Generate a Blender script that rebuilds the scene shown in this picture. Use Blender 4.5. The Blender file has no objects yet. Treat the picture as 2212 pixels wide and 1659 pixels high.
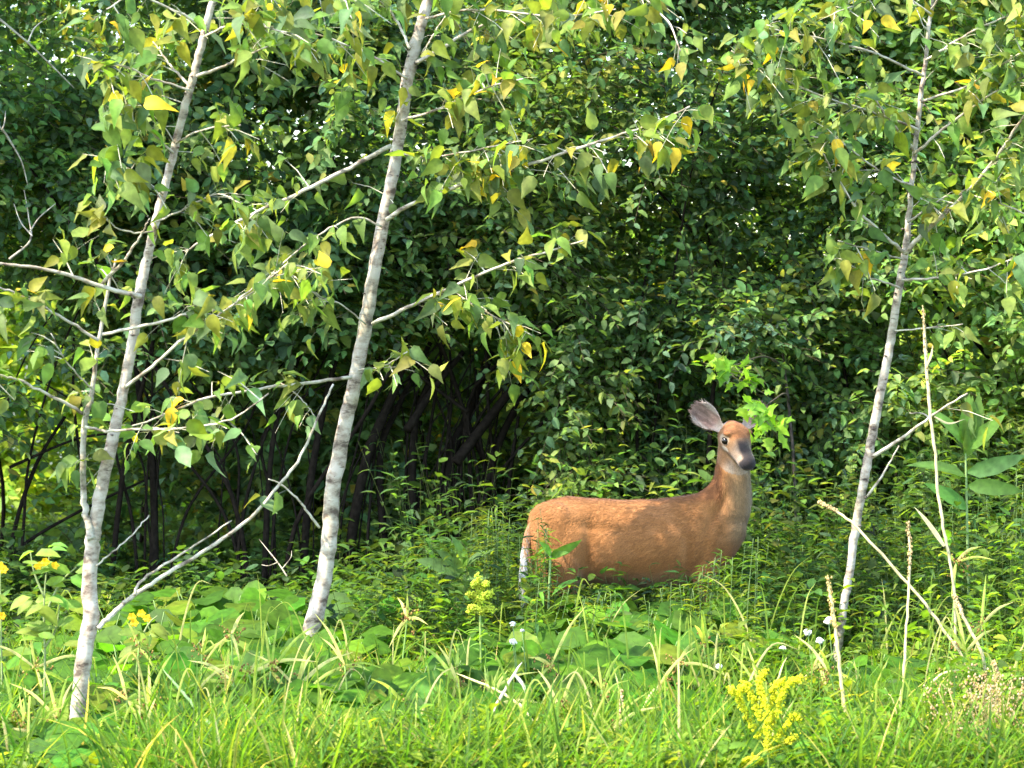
import bpy, math, random
import numpy as np
from mathutils import Matrix, Vector

SEED = 11
rng = np.random.default_rng(SEED)
random.seed(SEED)
sc = bpy.context.scene
col = sc.collection

# ------------------------------------------------------------------ camera, light, exposure
F_PX, CX, CY, CAM_H, PITCH = 7200.0, 1106.0, 829.5, 1.89, math.atan(149.5 / 7200.0)
cam_d = bpy.data.cameras.new('camera')
cam_d.sensor_width = 36.0
cam_d.lens = 36.0 * F_PX / 2212.0
cam_d.clip_start, cam_d.clip_end = 0.5, 2000.0
cam = bpy.data.objects.new('camera', cam_d)
cam.location = (0, 0, CAM_H)
cam.rotation_euler = (math.pi / 2 - PITCH, 0, 0)
col.objects.link(cam)
sc.camera = cam
cam_d.dof.use_dof = True
cam_d.dof.focus_distance = 16.9
cam_d.dof.aperture_fstop = 5.6

SUN_EL, SUN_AZ = math.radians(54), math.radians(-118)      # azimuth from +Y (view direction) towards +X
world = bpy.data.worlds.new('World')
sc.world = world
world.use_nodes = True
wn, wl = world.node_tree.nodes, world.node_tree.links
bg = wn.get('Background') or wn.new('ShaderNodeBackground')
sky = wn.new('ShaderNodeTexSky')
sky.sky_type = 'NISHITA'
sky.sun_disc = False
sky.sun_elevation = SUN_EL
sky.sun_rotation = SUN_AZ
wl.new(sky.outputs[0], bg.inputs['Color'])
bg.inputs['Strength'].default_value = 0.15
sun_d = bpy.data.lights.new('sun', 'SUN')
sun_d.energy = 2.3
sun_d.angle = math.radians(0.6)
sun_d.color = (1.0, 0.92, 0.78)
sun = bpy.data.objects.new('sun', sun_d)
sv = Vector((math.sin(SUN_AZ) * math.cos(SUN_EL), math.cos(SUN_AZ) * math.cos(SUN_EL), math.sin(SUN_EL)))
sun.rotation_euler = (-sv).to_track_quat('-Z', 'Y').to_euler()
sun.location = (0, 0, 20)
col.objects.link(sun)
sc.view_settings.view_transform = 'Standard'
sc.view_settings.look = 'None'
sc.view_settings.exposure = 2.75
sc.view_settings.gamma = 1.0
sc.view_settings.use_curve_mapping = False
sc.cycles.max_bounces = 8
sc.cycles.diffuse_bounces = 4
sc.cycles.transmission_bounces = 5
sc.cycles.caustics_reflective = False
sc.cycles.caustics_refractive = False

# ------------------------------------------------------------------ helpers
CAMP = np.array([0, 0, CAM_H])
_r, _f, _u = np.array([1., 0, 0]), np.array([0, math.cos(PITCH), -math.sin(PITCH)]), np.array([0, math.sin(PITCH), math.cos(PITCH)])


def P(px, py, Y):
    """world point seen at photograph pixel (2212 wide) at distance Y"""
    d = _r * ((px - CX) / F_PX) + _u * (-(py - CY) / F_PX) + _f
    return CAMP + d * (Y / d[1])


def proj(p):
    q = np.asarray(p) - CAMP
    z = q @ _f
    return CX + F_PX * (q @ _r) / z, CY - F_PX * (q @ _u) / z


def px2m(w, Y):
    return w * Y / F_PX


_tab = np.random.default_rng(5).random((32, 32, 32))


def vnoise(p):
    p = np.asarray(p, float)
    i = np.floor(p).astype(int)
    f = p - i
    f = f * f * (3 - 2 * f)
    out = 0
    for dx in (0, 1):
        for dy in (0, 1):
            for dz in (0, 1):
                w = (f[:, 0] if dx else 1 - f[:, 0]) * (f[:, 1] if dy else 1 - f[:, 1]) * (f[:, 2] if dz else 1 - f[:, 2])
                out = out + w * _tab[(i[:, 0] + dx) % 32, (i[:, 1] + dy) % 32, (i[:, 2] + dz) % 32]
    return out


def nrm(a):
    return a / np.maximum(np.linalg.norm(a, axis=-1, keepdims=True), 1e-9)


def ground_z(x, y):
    x, y = np.asarray(x, float), np.asarray(y, float)
    n = vnoise(np.stack([x.ravel() * 0.9 + 7, y.ravel() * 0.9 + 3, 0 * x.ravel()], 1)).reshape(x.shape)
    return (n - 0.5) * 0.07


class Geo:
    def __init__(s):
        s.V, s.L, s.T, s.C, s.n = [], [], [], [], 0

    def add(s, V, L, T, C):
        V = np.asarray(V, float).reshape(-1, 3)
        C = np.asarray(C, float)
        if C.ndim == 1:
            C = np.tile(C, (len(V), 1))
        s.V.append(V); s.L.append(np.asarray(L, int).ravel() + s.n); s.T.append(np.asarray(T, int).ravel()); s.C.append(C)
        s.n += len(V)

    def tube(s, pts, rad, c=(1, 1, 1), sides=7, wob=0.0, cap=True):
        pts = np.asarray(pts, float)
        rad = np.asarray(rad, float) * np.ones(len(pts))
        t = np.gradient(pts, axis=0)
        t = nrm(t)
        ref = np.array([0.13, 1.0, 0.07])
        a = nrm(np.cross(t, ref)); b = np.cross(t, a)
        ang = np.linspace(0, 2 * np.pi, sides, endpoint=False)
        R = rad[:, None] * (1 + wob * (rng.random((len(pts), sides)) - .5))
        V = pts[:, None, :] + R[..., None] * (a[:, None, :] * np.cos(ang)[None, :, None] + b[:, None, :] * np.sin(ang)[None, :, None])
        m = len(pts)
        i = np.arange(m - 1)[:, None] * sides; j = np.arange(sides)[None, :]; k = (j + 1) % sides
        L = np.stack([i + j, i + k, i + sides + k, i + sides + j], -1).reshape(-1)
        T = [4] * ((m - 1) * sides)
        L = list(L)
        if cap:
            L += list(range(sides))[::-1]; T.append(sides)
            L += list(range((m - 1) * sides, m * sides)); T.append(sides)
        s.add(V, L, T, c)

    def blob(s, p, r, c, sq=1.0):
        V = np.array([[1, 0, 0], [-1, 0, 0], [0, 1, 0], [0, -1, 0], [0, 0, sq], [0, 0, -sq]]) * r + np.asarray(p)
        L = [0, 2, 4, 2, 1, 4, 1, 3, 4, 3, 0, 4, 2, 0, 5, 1, 2, 5, 3, 1, 5, 0, 3, 5]
        s.add(V, L, [3] * 8, c)

    def twigs(s, A, B, Cc, r, c):
        """many thin three-sided stems through points A, B, C"""
        n = len(A)
        if n == 0:
            return
        ring = []
        for pt, rr in ((A, r), (B, r * .75), (Cc, r * .35)):
            for k in range(3):
                an = 2 * np.pi * k / 3
                off = np.array([math.cos(an), math.sin(an), math.sin(an + 1) * .6])
                ring.append(pt + off * np.reshape(rr, (-1, 1)))
        V = np.stack(ring, 1)
        base = []
        for g in (0, 3):
            for k in range(3):
                base += [g + k, g + (k + 1) % 3, g + 3 + (k + 1) % 3, g + 3 + k]
        L = (np.array(base)[None] + (np.arange(n) * 9)[:, None])
        c = np.asarray(c, float)
        if c.ndim == 2:
            c = np.repeat(c, 9, 0)
        s.add(V, L, [4] * (6 * n), c)

    def build(s, name, mat, parent=None, org=(0, 0, 0), smooth=True):
        m = bpy.data.meshes.new(name)
        if s.n:
            V = np.concatenate(s.V) - np.asarray(org); L = np.concatenate(s.L); T = np.concatenate(s.T); C = np.concatenate(s.C)
            m.vertices.add(len(V)); m.loops.add(len(L)); m.polygons.add(len(T))
            m.vertices.foreach_set('co', V.astype(np.float32).ravel())
            m.loops.foreach_set('vertex_index', L.astype(np.int32))
            m.polygons.foreach_set('loop_start', np.concatenate([[0], np.cumsum(T)[:-1]]).astype(np.int32))
            m.polygons.foreach_set('use_smooth', np.full(len(T), smooth, bool))
            at = m.color_attributes.new('Col', 'FLOAT_COLOR', 'POINT')
            at.data.foreach_set('color', np.concatenate([C, np.ones((len(C), 1))], 1).astype(np.float32).ravel())
            m.update(calc_edges=True)
        m.materials.append(mat)
        o = bpy.data.objects.new(name, m)
        col.objects.link(o)
        if parent is not None:
            o.parent = parent
        else:
            o.location = org
        return o


def tag(o, label=None, cat=None, group=None, kind=None):
    for k, v in (('label', label), ('category', cat), ('group', group), ('kind', kind)):
        if v:
            o[k] = v
    return o


def thing(name, loc, label, cat, group=None):
    o = bpy.data.objects.new(name, None)
    o.empty_display_size = 0.1
    o.location = loc
    col.objects.link(o)
    return tag(o, label, cat, group)


def smooth_path(pts, n=6):
    pts = np.asarray(pts, float)
    if len(pts) < 3:
        t = np.linspace(0, 1, n)[:, None]
        return pts[0] * (1 - t) + pts[-1] * t
    q = np.concatenate([[2 * pts[0] - pts[1]], pts, [2 * pts[-1] - pts[-2]]])
    out = []
    for i in range(1, len(q) - 2):
        for t in np.linspace(0, 1, n, endpoint=False):
            a, b, c, d = q[i - 1:i + 3]
            out.append(.5 * (2 * b + (c - a) * t + (2 * a - 5 * b + 4 * c - d) * t * t + (3 * b - a - 3 * c + d) * t ** 3))
    out.append(pts[-1])
    return np.array(out)


# ------------------------------------------------------------------ materials
def mat_new(name):
    m = bpy.data.materials.new(name)
    m.use_nodes = True
    m.node_tree.nodes.clear()
    return m, m.node_tree.nodes, m.node_tree.links


def leaf_material(name, transl=0.38, rough=0.5, spec=0.4, under=1.35, warm=(1.25, 1.15, 0.45), vary=True):
    m, n, l = mat_new(name)
    out = n.new('ShaderNodeOutputMaterial')
    at = n.new('ShaderNodeAttribute'); at.attribute_name = 'Col'
    geo = n.new('ShaderNodeNewGeometry')
    tc = n.new('ShaderNodeTexCoord')
    nz = n.new('ShaderNodeTexNoise'); nz.inputs['Scale'].default_value = 26.0; nz.inputs['Detail'].default_value = 4
    l.new(geo.outputs['Position'], nz.inputs['Vector'])
    mr = n.new('ShaderNodeMapRange')
    mr.inputs['From Min'].default_value = .3; mr.inputs['From Max'].default_value = .7
    mr.inputs['To Min'].default_value = .7; mr.inputs['To Max'].default_value = 1.3
    l.new(nz.outputs['Fac'], mr.inputs['Value'])
    mul = n.new('ShaderNodeVectorMath'); mul.operation = 'SCALE'
    l.new(at.outputs['Color'], mul.inputs[0]); l.new(mr.outputs['Result'], mul.inputs['Scale'])
    # paler underside
    und = n.new('ShaderNodeMix'); und.data_type = 'RGBA'
    l.new(geo.outputs['Backfacing'], und.inputs['Factor'])
    l.new(mul.outputs[0], und.inputs['A'])
    ad = n.new('ShaderNodeVectorMath'); ad.operation = 'MULTIPLY_ADD'
    ad.inputs[1].default_value = (under, under, under); ad.inputs[2].default_value = (.012, .014, .012)
    l.new(mul.outputs[0], ad.inputs[0])
    l.new(ad.outputs[0], und.inputs['B'])
    b = n.new('ShaderNodeBsdfPrincipled')
    b.inputs['Roughness'].default_value = rough
    b.inputs['Specular IOR Level'].default_value = spec
    l.new(und.outputs['Result'], b.inputs['Base Color'])
    tr = n.new('ShaderNodeBsdfTranslucent')
    wm = n.new('ShaderNodeVectorMath'); wm.operation = 'MULTIPLY'; wm.inputs[1].default_value = tuple(2.0 * v for v in warm)
    l.new(mul.outputs[0], wm.inputs[0]); l.new(wm.outputs[0], tr.inputs['Color'])
    mx = n.new('ShaderNodeMixShader'); mx.inputs['Fac'].default_value = transl
    l.new(b.outputs[0], mx.inputs[1]); l.new(tr.outputs[0], mx.inputs[2])
    l.new(mx.outputs[0], out.inputs['Surface'])
    return m


def solid_material(name, rough=0.8, bump=0.0, scale=60.0, var=0.35, spec=0.3):
    m, n, l = mat_new(name)
    out = n.new('ShaderNodeOutputMaterial')
    at = n.new('ShaderNodeAttribute'); at.attribute_name = 'Col'
    tc = n.new('ShaderNodeTexCoord')
    nz = n.new('ShaderNodeTexNoise'); nz.inputs['Scale'].default_value = scale; nz.inputs['Detail'].default_value = 6
    l.new(tc.outputs['Object'], nz.inputs['Vector'])
    mr = n.new('ShaderNodeMapRange')
    mr.inputs['From Min'].default_value = .3; mr.inputs['From Max'].default_value = .7
    mr.inputs['To Min'].default_value = 1 - var; mr.inputs['To Max'].default_value = 1 + var
    l.new(nz.outputs['Fac'], mr.inputs['Value'])
    mul = n.new('ShaderNodeVectorMath'); mul.operation = 'SCALE'
    l.new(at.outputs['Color'], mul.inputs[0]); l.new(mr.outputs['Result'], mul.inputs['Scale'])
    b = n.new('ShaderNodeBsdfPrincipled'); b.inputs['Roughness'].default_value = rough
    b.inputs['Specular IOR Level'].default_value = spec
    l.new(mul.outputs[0], b.inputs['Base Color'])
    if bump:
        bp = n.new('ShaderNodeBump'); bp.inputs['Strength'].default_value = bump; bp.inputs['Distance'].default_value = .01
        l.new(nz.outputs['Fac'], bp.inputs['Height']); l.new(bp.outputs[0], b.inputs['Normal'])
    l.new(b.outputs[0], out.inputs['Surface'])
    return m


def bark_material():
    m, n, l = mat_new('pale_poplar_bark')
    out = n.new('ShaderNodeOutputMaterial')
    tc = n.new('ShaderNodeTexCoord')
    at = n.new('ShaderNodeAttribute'); at.attribute_name = 'Col'
    mp = n.new('ShaderNodeMapping'); mp.inputs['Scale'].default_value = (11, 11, 19)
    l.new(tc.outputs['Object'], mp.inputs['Vector'])
    n1 = n.new('ShaderNodeTexNoise'); n1.inputs['Scale'].default_value = 1.0; n1.inputs['Detail'].default_value = 7; n1.inputs['Roughness'].default_value = .65
    l.new(mp.outputs[0], n1.inputs['Vector'])
    r1 = n.new('ShaderNodeValToRGB')
    r1.color_ramp.elements[0].position = .36; r1.color_ramp.elements[0].color = (.20, .15, .12, 1)
    r1.color_ramp.elements[1].position = .58; r1.color_ramp.elements[1].color = (1, 1, 1, 1)
    e = r1.color_ramp.elements.new(.46); e.color = (.66, .60, .55, 1)
    l.new(n1.outputs['Fac'], r1.inputs['Fac'])
    n2 = n.new('ShaderNodeTexNoise'); n2.inputs['Scale'].default_value = 5.0; n2.inputs['Detail'].default_value = 5
    l.new(tc.outputs['Object'], n2.inputs['Vector'])
    r2 = n.new('ShaderNodeValToRGB')
    r2.color_ramp.elements[0].position = .3; r2.color_ramp.elements[0].color = (.72, .74, .62, 1)
    r2.color_ramp.elements[1].position = .65; r2.color_ramp.elements[1].color = (1, .97, .95, 1)
    l.new(n2.outputs['Fac'], r2.inputs['Fac'])
    m1 = n.new('ShaderNodeVectorMath'); m1.operation = 'MULTIPLY'
    l.new(r1.outputs['Color'], m1.inputs[0]); l.new(r2.outputs['Color'], m1.inputs[1])
    mp3 = n.new('ShaderNodeMapping'); mp3.inputs['Scale'].default_value = (14, 14, 75)
    l.new(tc.outputs['Object'], mp3.inputs['Vector'])
    n3 = n.new('ShaderNodeTexNoise'); n3.inputs['Scale'].default_value = 1.0; n3.inputs['Detail'].default_value = 3
    l.new(mp3.outputs[0], n3.inputs['Vector'])
    r3 = n.new('ShaderNodeValToRGB')
    r3.color_ramp.elements[0].position = .28; r3.color_ramp.elements[0].color = (.30, .25, .21, 1)
    r3.color_ramp.elements[1].position = .37; r3.color_ramp.elements[1].color = (1, 1, 1, 1)
    l.new(n3.outputs['Fac'], r3.inputs['Fac'])
    m3 = n.new('ShaderNodeVectorMath'); m3.operation = 'MULTIPLY'
    l.new(m1.outputs[0], m3.inputs[0]); l.new(r3.outputs['Color'], m3.inputs[1])
    m1 = m3
    m2 = n.new('ShaderNodeVectorMath'); m2.operation = 'MULTIPLY'
    l.new(m1.outputs[0], m2.inputs[0]); l.new(at.outputs['Color'], m2.inputs[1])
    b = n.new('ShaderNodeBsdfPrincipled'); b.inputs['Roughness'].default_value = .75
    l.new(m2.outputs[0], b.inputs['Base Color'])
    bp = n.new('ShaderNodeBump'); bp.inputs['Strength'].default_value = .5; bp.inputs['Distance'].default_value = .006
    l.new(n1.outputs['Fac'], bp.inputs['Height']); l.new(bp.outputs[0], b.inputs['Normal'])
    l.new(b.outputs[0], out.inputs['Surface'])
    return m


M_LEAF = leaf_material('shrub_leaf', .42, .6, .22, 1.3)
M_POP = leaf_material('poplar_leaf', .40, .58, .22, 1.4)
M_GROUNDLEAF = leaf_material('ground_leaf', .42, .55, .22, 1.2)
M_GRASS = leaf_material('grass_blade', .45, .6, .15, 1.1, warm=(1.2, 1.15, .5))
M_DRY = leaf_material('dry_straw', .2, .7, .2, 1.0, warm=(1, 1, .8))
M_BARK = bark_material()
M_DARKBARK = solid_material('dark_shrub_bark', 1.0, .6, 40, .5, .03)
M_STEM = solid_material('green_stem', .6, 0, 80, .25)
M_FLOWER = leaf_material('petal', .25, .6, .2, 1.0, warm=(1, 1, .7))


# ------------------------------------------------------------------ leaf templates
def template(ts, ws, fold=.3, curl=.2, wave=0.0, side=0.0, seed=0):
    r = np.random.default_rng(seed)
    V, rows, fac = [], [], []
    for t, w in zip(ts, ws):
        z = -curl * t * t
        sx = side * t * t
        y = t * (1 - .12 * abs(curl) * t)
        if w < 1e-6:
            rows.append([len(V)]); V.append((sx, y, z)); fac.append(1.08)
        else:
            rows.append([len(V), len(V) + 1, len(V) + 2])
            wl_, wr_ = wave * (r.random() - .5), wave * (r.random() - .5)
            V += [(sx - w, y, z + fold * w + wl_), (sx, y, z), (sx + w, y, z + fold * w + wr_)]
            fac += [.95, 1.12, .95]
    L, T = [], []
    for a, b in zip(rows[:-1], rows[1:]):
        if len(a) == 1 and len(b) == 3:
            L += [a[0], b[1], b[0], a[0], b[2], b[1]]; T += [3, 3]
        elif len(a) == 3 and len(b) == 3:
            L += [a[0], a[1], b[1], b[0], a[1], a[2], b[2], b[1]]; T += [4, 4]
        elif len(a) == 3 and len(b) == 1:
            L += [a[0], a[1], b[0], a[1], a[2], b[0]]; T += [3, 3]
    return np.array(V), np.array(L), np.array(T), np.array(fac)


def tset(ts, ws, n, fold, curl, wave, side=.1, seed=0):
    r = np.random.default_rng(seed)
    return [template(ts, ws, r.uniform(*fold), r.uniform(*curl), wave, r.uniform(-side, side), seed * 100 + i) for i in range(n)]


T_SHRUB = tset([0, .3, .68, 1], [0, .27, .24, 0], 6, (.1, .6), (-.05, .45), .05, .12, 1)
T_LOW = tset([0, .42, 1], [0, .29, 0], 6, (.1, .6), (-.05, .45), .05, .12, 8)
T_POP = tset([0, .06, .22, .45, .72, 1], [0, .15, .27, .25, .11, 0], 9, (.0, .8), (-.1, .8), .12, .22, 2)
T_HEART = tset([0, .1, .35, .65, .88, 1], [0, .38, .52, .42, .2, 0], 6, (-.15, .25), (.1, .5), .12, .1, 3)
T_NARROW = tset([0, .3, .65, 1], [0, .1, .085, 0], 6, (.2, .8), (.0, .7), .03, .2, 4)
T_OVAL = tset([0, .25, .6, .85, 1], [0, .24, .25, .14, 0], 6, (.0, .5), (.0, .5), .05, .12, 5)
T_BLADE = tset([0, .3, .6, .85, 1], [.018, .02, .016, .009, 0], 8, (.3, .6), (.1, .8), .0, .35, 6)
T_MAPLE = tset([0, .15, .35, .5, .62, .8, 1], [0, .42, .26, .5, .2, .14, 0], 5, (-.1, .35), (.1, .5), .08, .1, 7)


def palette(n, cols, wts, jit=.16, r=None):
    r = r or rng
    cols = np.array(cols); wts = np.array(wts, float); wts /= wts.sum()
    c = cols[r.choice(len(cols), n, p=wts)]
    return np.clip(c * (1 + jit * r.standard_normal((n, 1))) * (1 + .08 * r.standard_normal((n, 3))), .003, .9)


def frames(Y, N):
    Y = nrm(Y)
    N = N - (N * Y).sum(-1, keepdims=True) * Y
    Z = nrm(N)
    X = np.cross(Y, Z)
    return np.stack([X, Y, Z], -1)


def add_leaves(g, p, R, s, tm, c):
    n = len(p)
    if n == 0:
        return
    which = rng.integers(0, len(tm), n)
    for k in range(len(tm)):
        idx = np.nonzero(which == k)[0]
        if len(idx) == 0:
            continue
        V, L, T, fac = tm[k]
        W = p[idx][:, None, :] + s[idx][:, None, None] * np.einsum('nij,vj->nvi', R[idx], V)
        LL = L[None] + (np.arange(len(idx)) * len(V))[:, None]
        C = np.clip(c[idx][:, None, :] * fac[None, :, None], 0, 1)
        g.add(W, LL, np.tile(T, len(idx)), C.reshape(-1, 3))


def leaf_meshes(name, tm, cols, mat):
    """shared meshes for leaves that are parts of their own"""
    out = []
    for i, c in enumerate(cols):
        g = Geo()
        V, L, T, fac = tm[i % len(tm)]
        g.add(V, L, T, np.clip(fac[:, None] * c[None], 0, 1))
        o = g.build(name, mat)
        out.append(o.data)
        bpy.data.objects.remove(o)
    return out


def leaf_objects(parent, meshes, p, R, s, name='leaf', pick=None):
    org = np.array(parent.location)
    ids = rng.integers(0, len(meshes), len(p)) if pick is None else pick
    for i in range(len(p)):
        o = bpy.data.objects.new(name, meshes[ids[i]])
        M = np.eye(4); M[:3, :3] = R[i] * s[i]; M[:3, 3] = p[i] - org
        o.matrix_basis = Matrix(M.tolist())
        o.parent = parent
        col.objects.link(o)


def sprays(p, d, up, L, k, leaf_len, ang=55, droop=.15, jit=.35, alt=True):
    """k leaves in two ranks along each twig; returns leaf points, frames, sizes, twig points"""
    n = len(p)
    d = nrm(d)
    up = nrm(up - (up * d).sum(-1, keepdims=True) * d)
    s = np.cross(d, up)
    t = (np.arange(k) + .6) / k
    L = np.asarray(L) * np.ones(n)
    ax = lambda tt: p[:, None, :] + d[:, None, :] * (L[:, None] * tt)[..., None] - np.array([0, 0, 1.])[None, None] * (droop * L[:, None] * tt ** 2)[..., None]
    tt = np.tile(t, (n, 1)) + rng.uniform(-.04, .04, (n, k))
    pos = ax(tt)
    side = np.where(np.arange(k) % 2 == 0, 1., -1.)[None, :] * np.ones((n, 1))
    a = np.radians(ang) * (1 - .75 * (t[None] > .95)) + rng.normal(0, .25, (n, k))
    Yd = d[:, None] * np.cos(a)[..., None] + s[:, None] * (side * np.sin(a))[..., None]
    Yd = Yd + np.array([0, 0, -1.]) * rng.uniform(0, .5, (n, k, 1)) * (droop / .15) + rng.normal(0, .15, (n, k, 3))
    N = up[:, None] + rng.normal(0, jit, (n, k, 3))
    R = frames(Yd.reshape(-1, 3), N.reshape(-1, 3))
    S = (leaf_len * rng.uniform(.7, 1.2, (n, k))) * (1 - .25 * t[None] ** 3)
    return pos.reshape(-1, 3), R, S.reshape(-1), (ax(np.zeros((n, 1)))[:, 0], ax(np.full((n, 1), .5))[:, 0], ax(np.ones((n, 1)))[:, 0])


# ------------------------------------------------------------------ ground
def build_ground():
    n = 90
    xs = np.concatenate([[-600, -200, -60, -25], np.linspace(-12, 12, n), [25, 60, 200, 600]])
    ys = np.concatenate([[-600, -200, -60, -10, 4], np.linspace(9, 36, n), [60, 200, 900]])
    X, Y = np.meshgrid(xs, ys)
    Z = ground_z(X, Y) * ((np.abs(X) < 12.5) & (Y > 8) & (Y < 37))
    V = np.stack([X, Y, Z], -1).reshape(-1, 3)
    w = len(xs)
    i = np.arange(len(ys) - 1)[:, None] * w; j = np.arange(w - 1)[None]
    L = np.stack([i + j, i + j + 1, i + w + j + 1, i + w + j], -1)
    g = Geo(); g.add(V, L, [4] * ((len(ys) - 1) * (w - 1)), (.06, .06, .02))
    m, nn, l = mat_new('meadow_soil')
    out = nn.new('ShaderNodeOutputMaterial'); b = nn.new('ShaderNodeBsdfPrincipled'); b.inputs['Roughness'].default_value = 1
    geo = nn.new('ShaderNodeNewGeometry')
    nz = nn.new('ShaderNodeTexNoise'); nz.inputs['Scale'].default_value = 6; nz.inputs['Detail'].default_value = 9
    l.new(geo.outputs['Position'], nz.inputs['Vector'])
    r = nn.new('ShaderNodeValToRGB')
    r.color_ramp.elements[0].position = .35; r.color_ramp.elements[0].color = (.03, .024, .014, 1)
    r.color_ramp.elements[1].position = .62; r.color_ramp.elements[1].color = (.05, .075, .018, 1)
    l.new(nz.outputs['Fac'], r.inputs['Fac']); l.new(r.outputs['Color'], b.inputs['Base Color'])
    bp = nn.new('ShaderNodeBump'); bp.inputs['Strength'].default_value = .8; bp.inputs['Distance'].default_value = .05
    l.new(nz.outputs['Fac'], bp.inputs['Height']); l.new(bp.outputs[0], b.inputs['Normal'])
    l.new(b.outputs[0], out.inputs['Surface'])
    tag(g.build('ground', m), kind='structure')


build_ground()

# ------------------------------------------------------------------ thicket of shrubs behind
WALL_COLS = [(.070, .135, .045), (.095, .175, .050), (.085, .155, .078), (.140, .205, .048), (.20, .23, .045)]
WALL_W = [3, 4, 2.5, 2.2, .6]

# px centre, distance, label
SHRUBS = [
    (-330, 20.6, 'shrub of small dark leaves reaching in past the left edge of the frame'),
    (40, 20.4, 'shrub with dense small leaves behind the bare pale branches at the far left'),
    (330, 20.5, 'shrub with thin dark upright stems seen behind the left white sapling'),
    (620, 20.3, 'shrub with shaded leaves between the left and the middle white saplings'),
    (930, 20.4, 'shrub with thick dark leaning stems just right of the middle white sapling'),
    (1230, 20.2, 'leafy shrub rising above the back of the deer'),
    (1500, 20.0, 'dark green shrub directly behind the neck and head of the deer'),
    (1750, 19.9, 'dense shrub between the deer and the right white sapling'),
    (2020, 20.0, 'brightly lit shrub behind the upper part of the right white sapling'),
    (2260, 20.3, 'shrub of yellowish green leaves at the far right edge'),
    (2560, 20.8, 'shrub continuing the thicket past the right edge of the frame'),
    (-60, 23.0, 'shaded shrub deep in the thicket at the far left'),
    (450, 23.2, 'shaded shrub deep in the dark hollow behind the left sapling'),
    (900, 23.1, 'shaded shrub deep in the hollow behind the dark leaning stems'),
    (1400, 22.9, 'shaded shrub deep in the thicket behind the deer'),
    (1900, 22.8, 'shaded shrub deep in the thicket behind the right sapling'),
    (2400, 23.1, 'shaded shrub at the back of the thicket at the far right'),
]
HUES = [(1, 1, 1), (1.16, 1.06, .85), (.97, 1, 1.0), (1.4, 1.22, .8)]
# tone (with painted-in sun at right, shade behind deer), hue, leaf shape, size
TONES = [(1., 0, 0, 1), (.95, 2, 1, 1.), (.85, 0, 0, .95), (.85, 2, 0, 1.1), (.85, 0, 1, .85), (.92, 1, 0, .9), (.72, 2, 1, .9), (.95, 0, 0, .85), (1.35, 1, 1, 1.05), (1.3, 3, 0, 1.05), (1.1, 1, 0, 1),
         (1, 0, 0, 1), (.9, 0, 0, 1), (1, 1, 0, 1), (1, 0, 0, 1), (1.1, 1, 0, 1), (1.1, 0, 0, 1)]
SH_XY = np.array([[(px - CX) / F_PX * Y, Y] for px, Y, _ in SHRUBS])


def low_limit(x, y):
    """height under which the canopy has no leaves: the dark hollow on the left"""
    px = CX + F_PX * x / y
    yy = np.interp(px, [-700, 0, 150, 260, 700, 900, 1080, 1150, 1210, 1260, 3000],
                   [1050, 900, 850, 780, 740, 715, 700, 780, 1000, 1500, 1500])
    return CAM_H - (yy - 680) / F_PX * y


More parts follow.
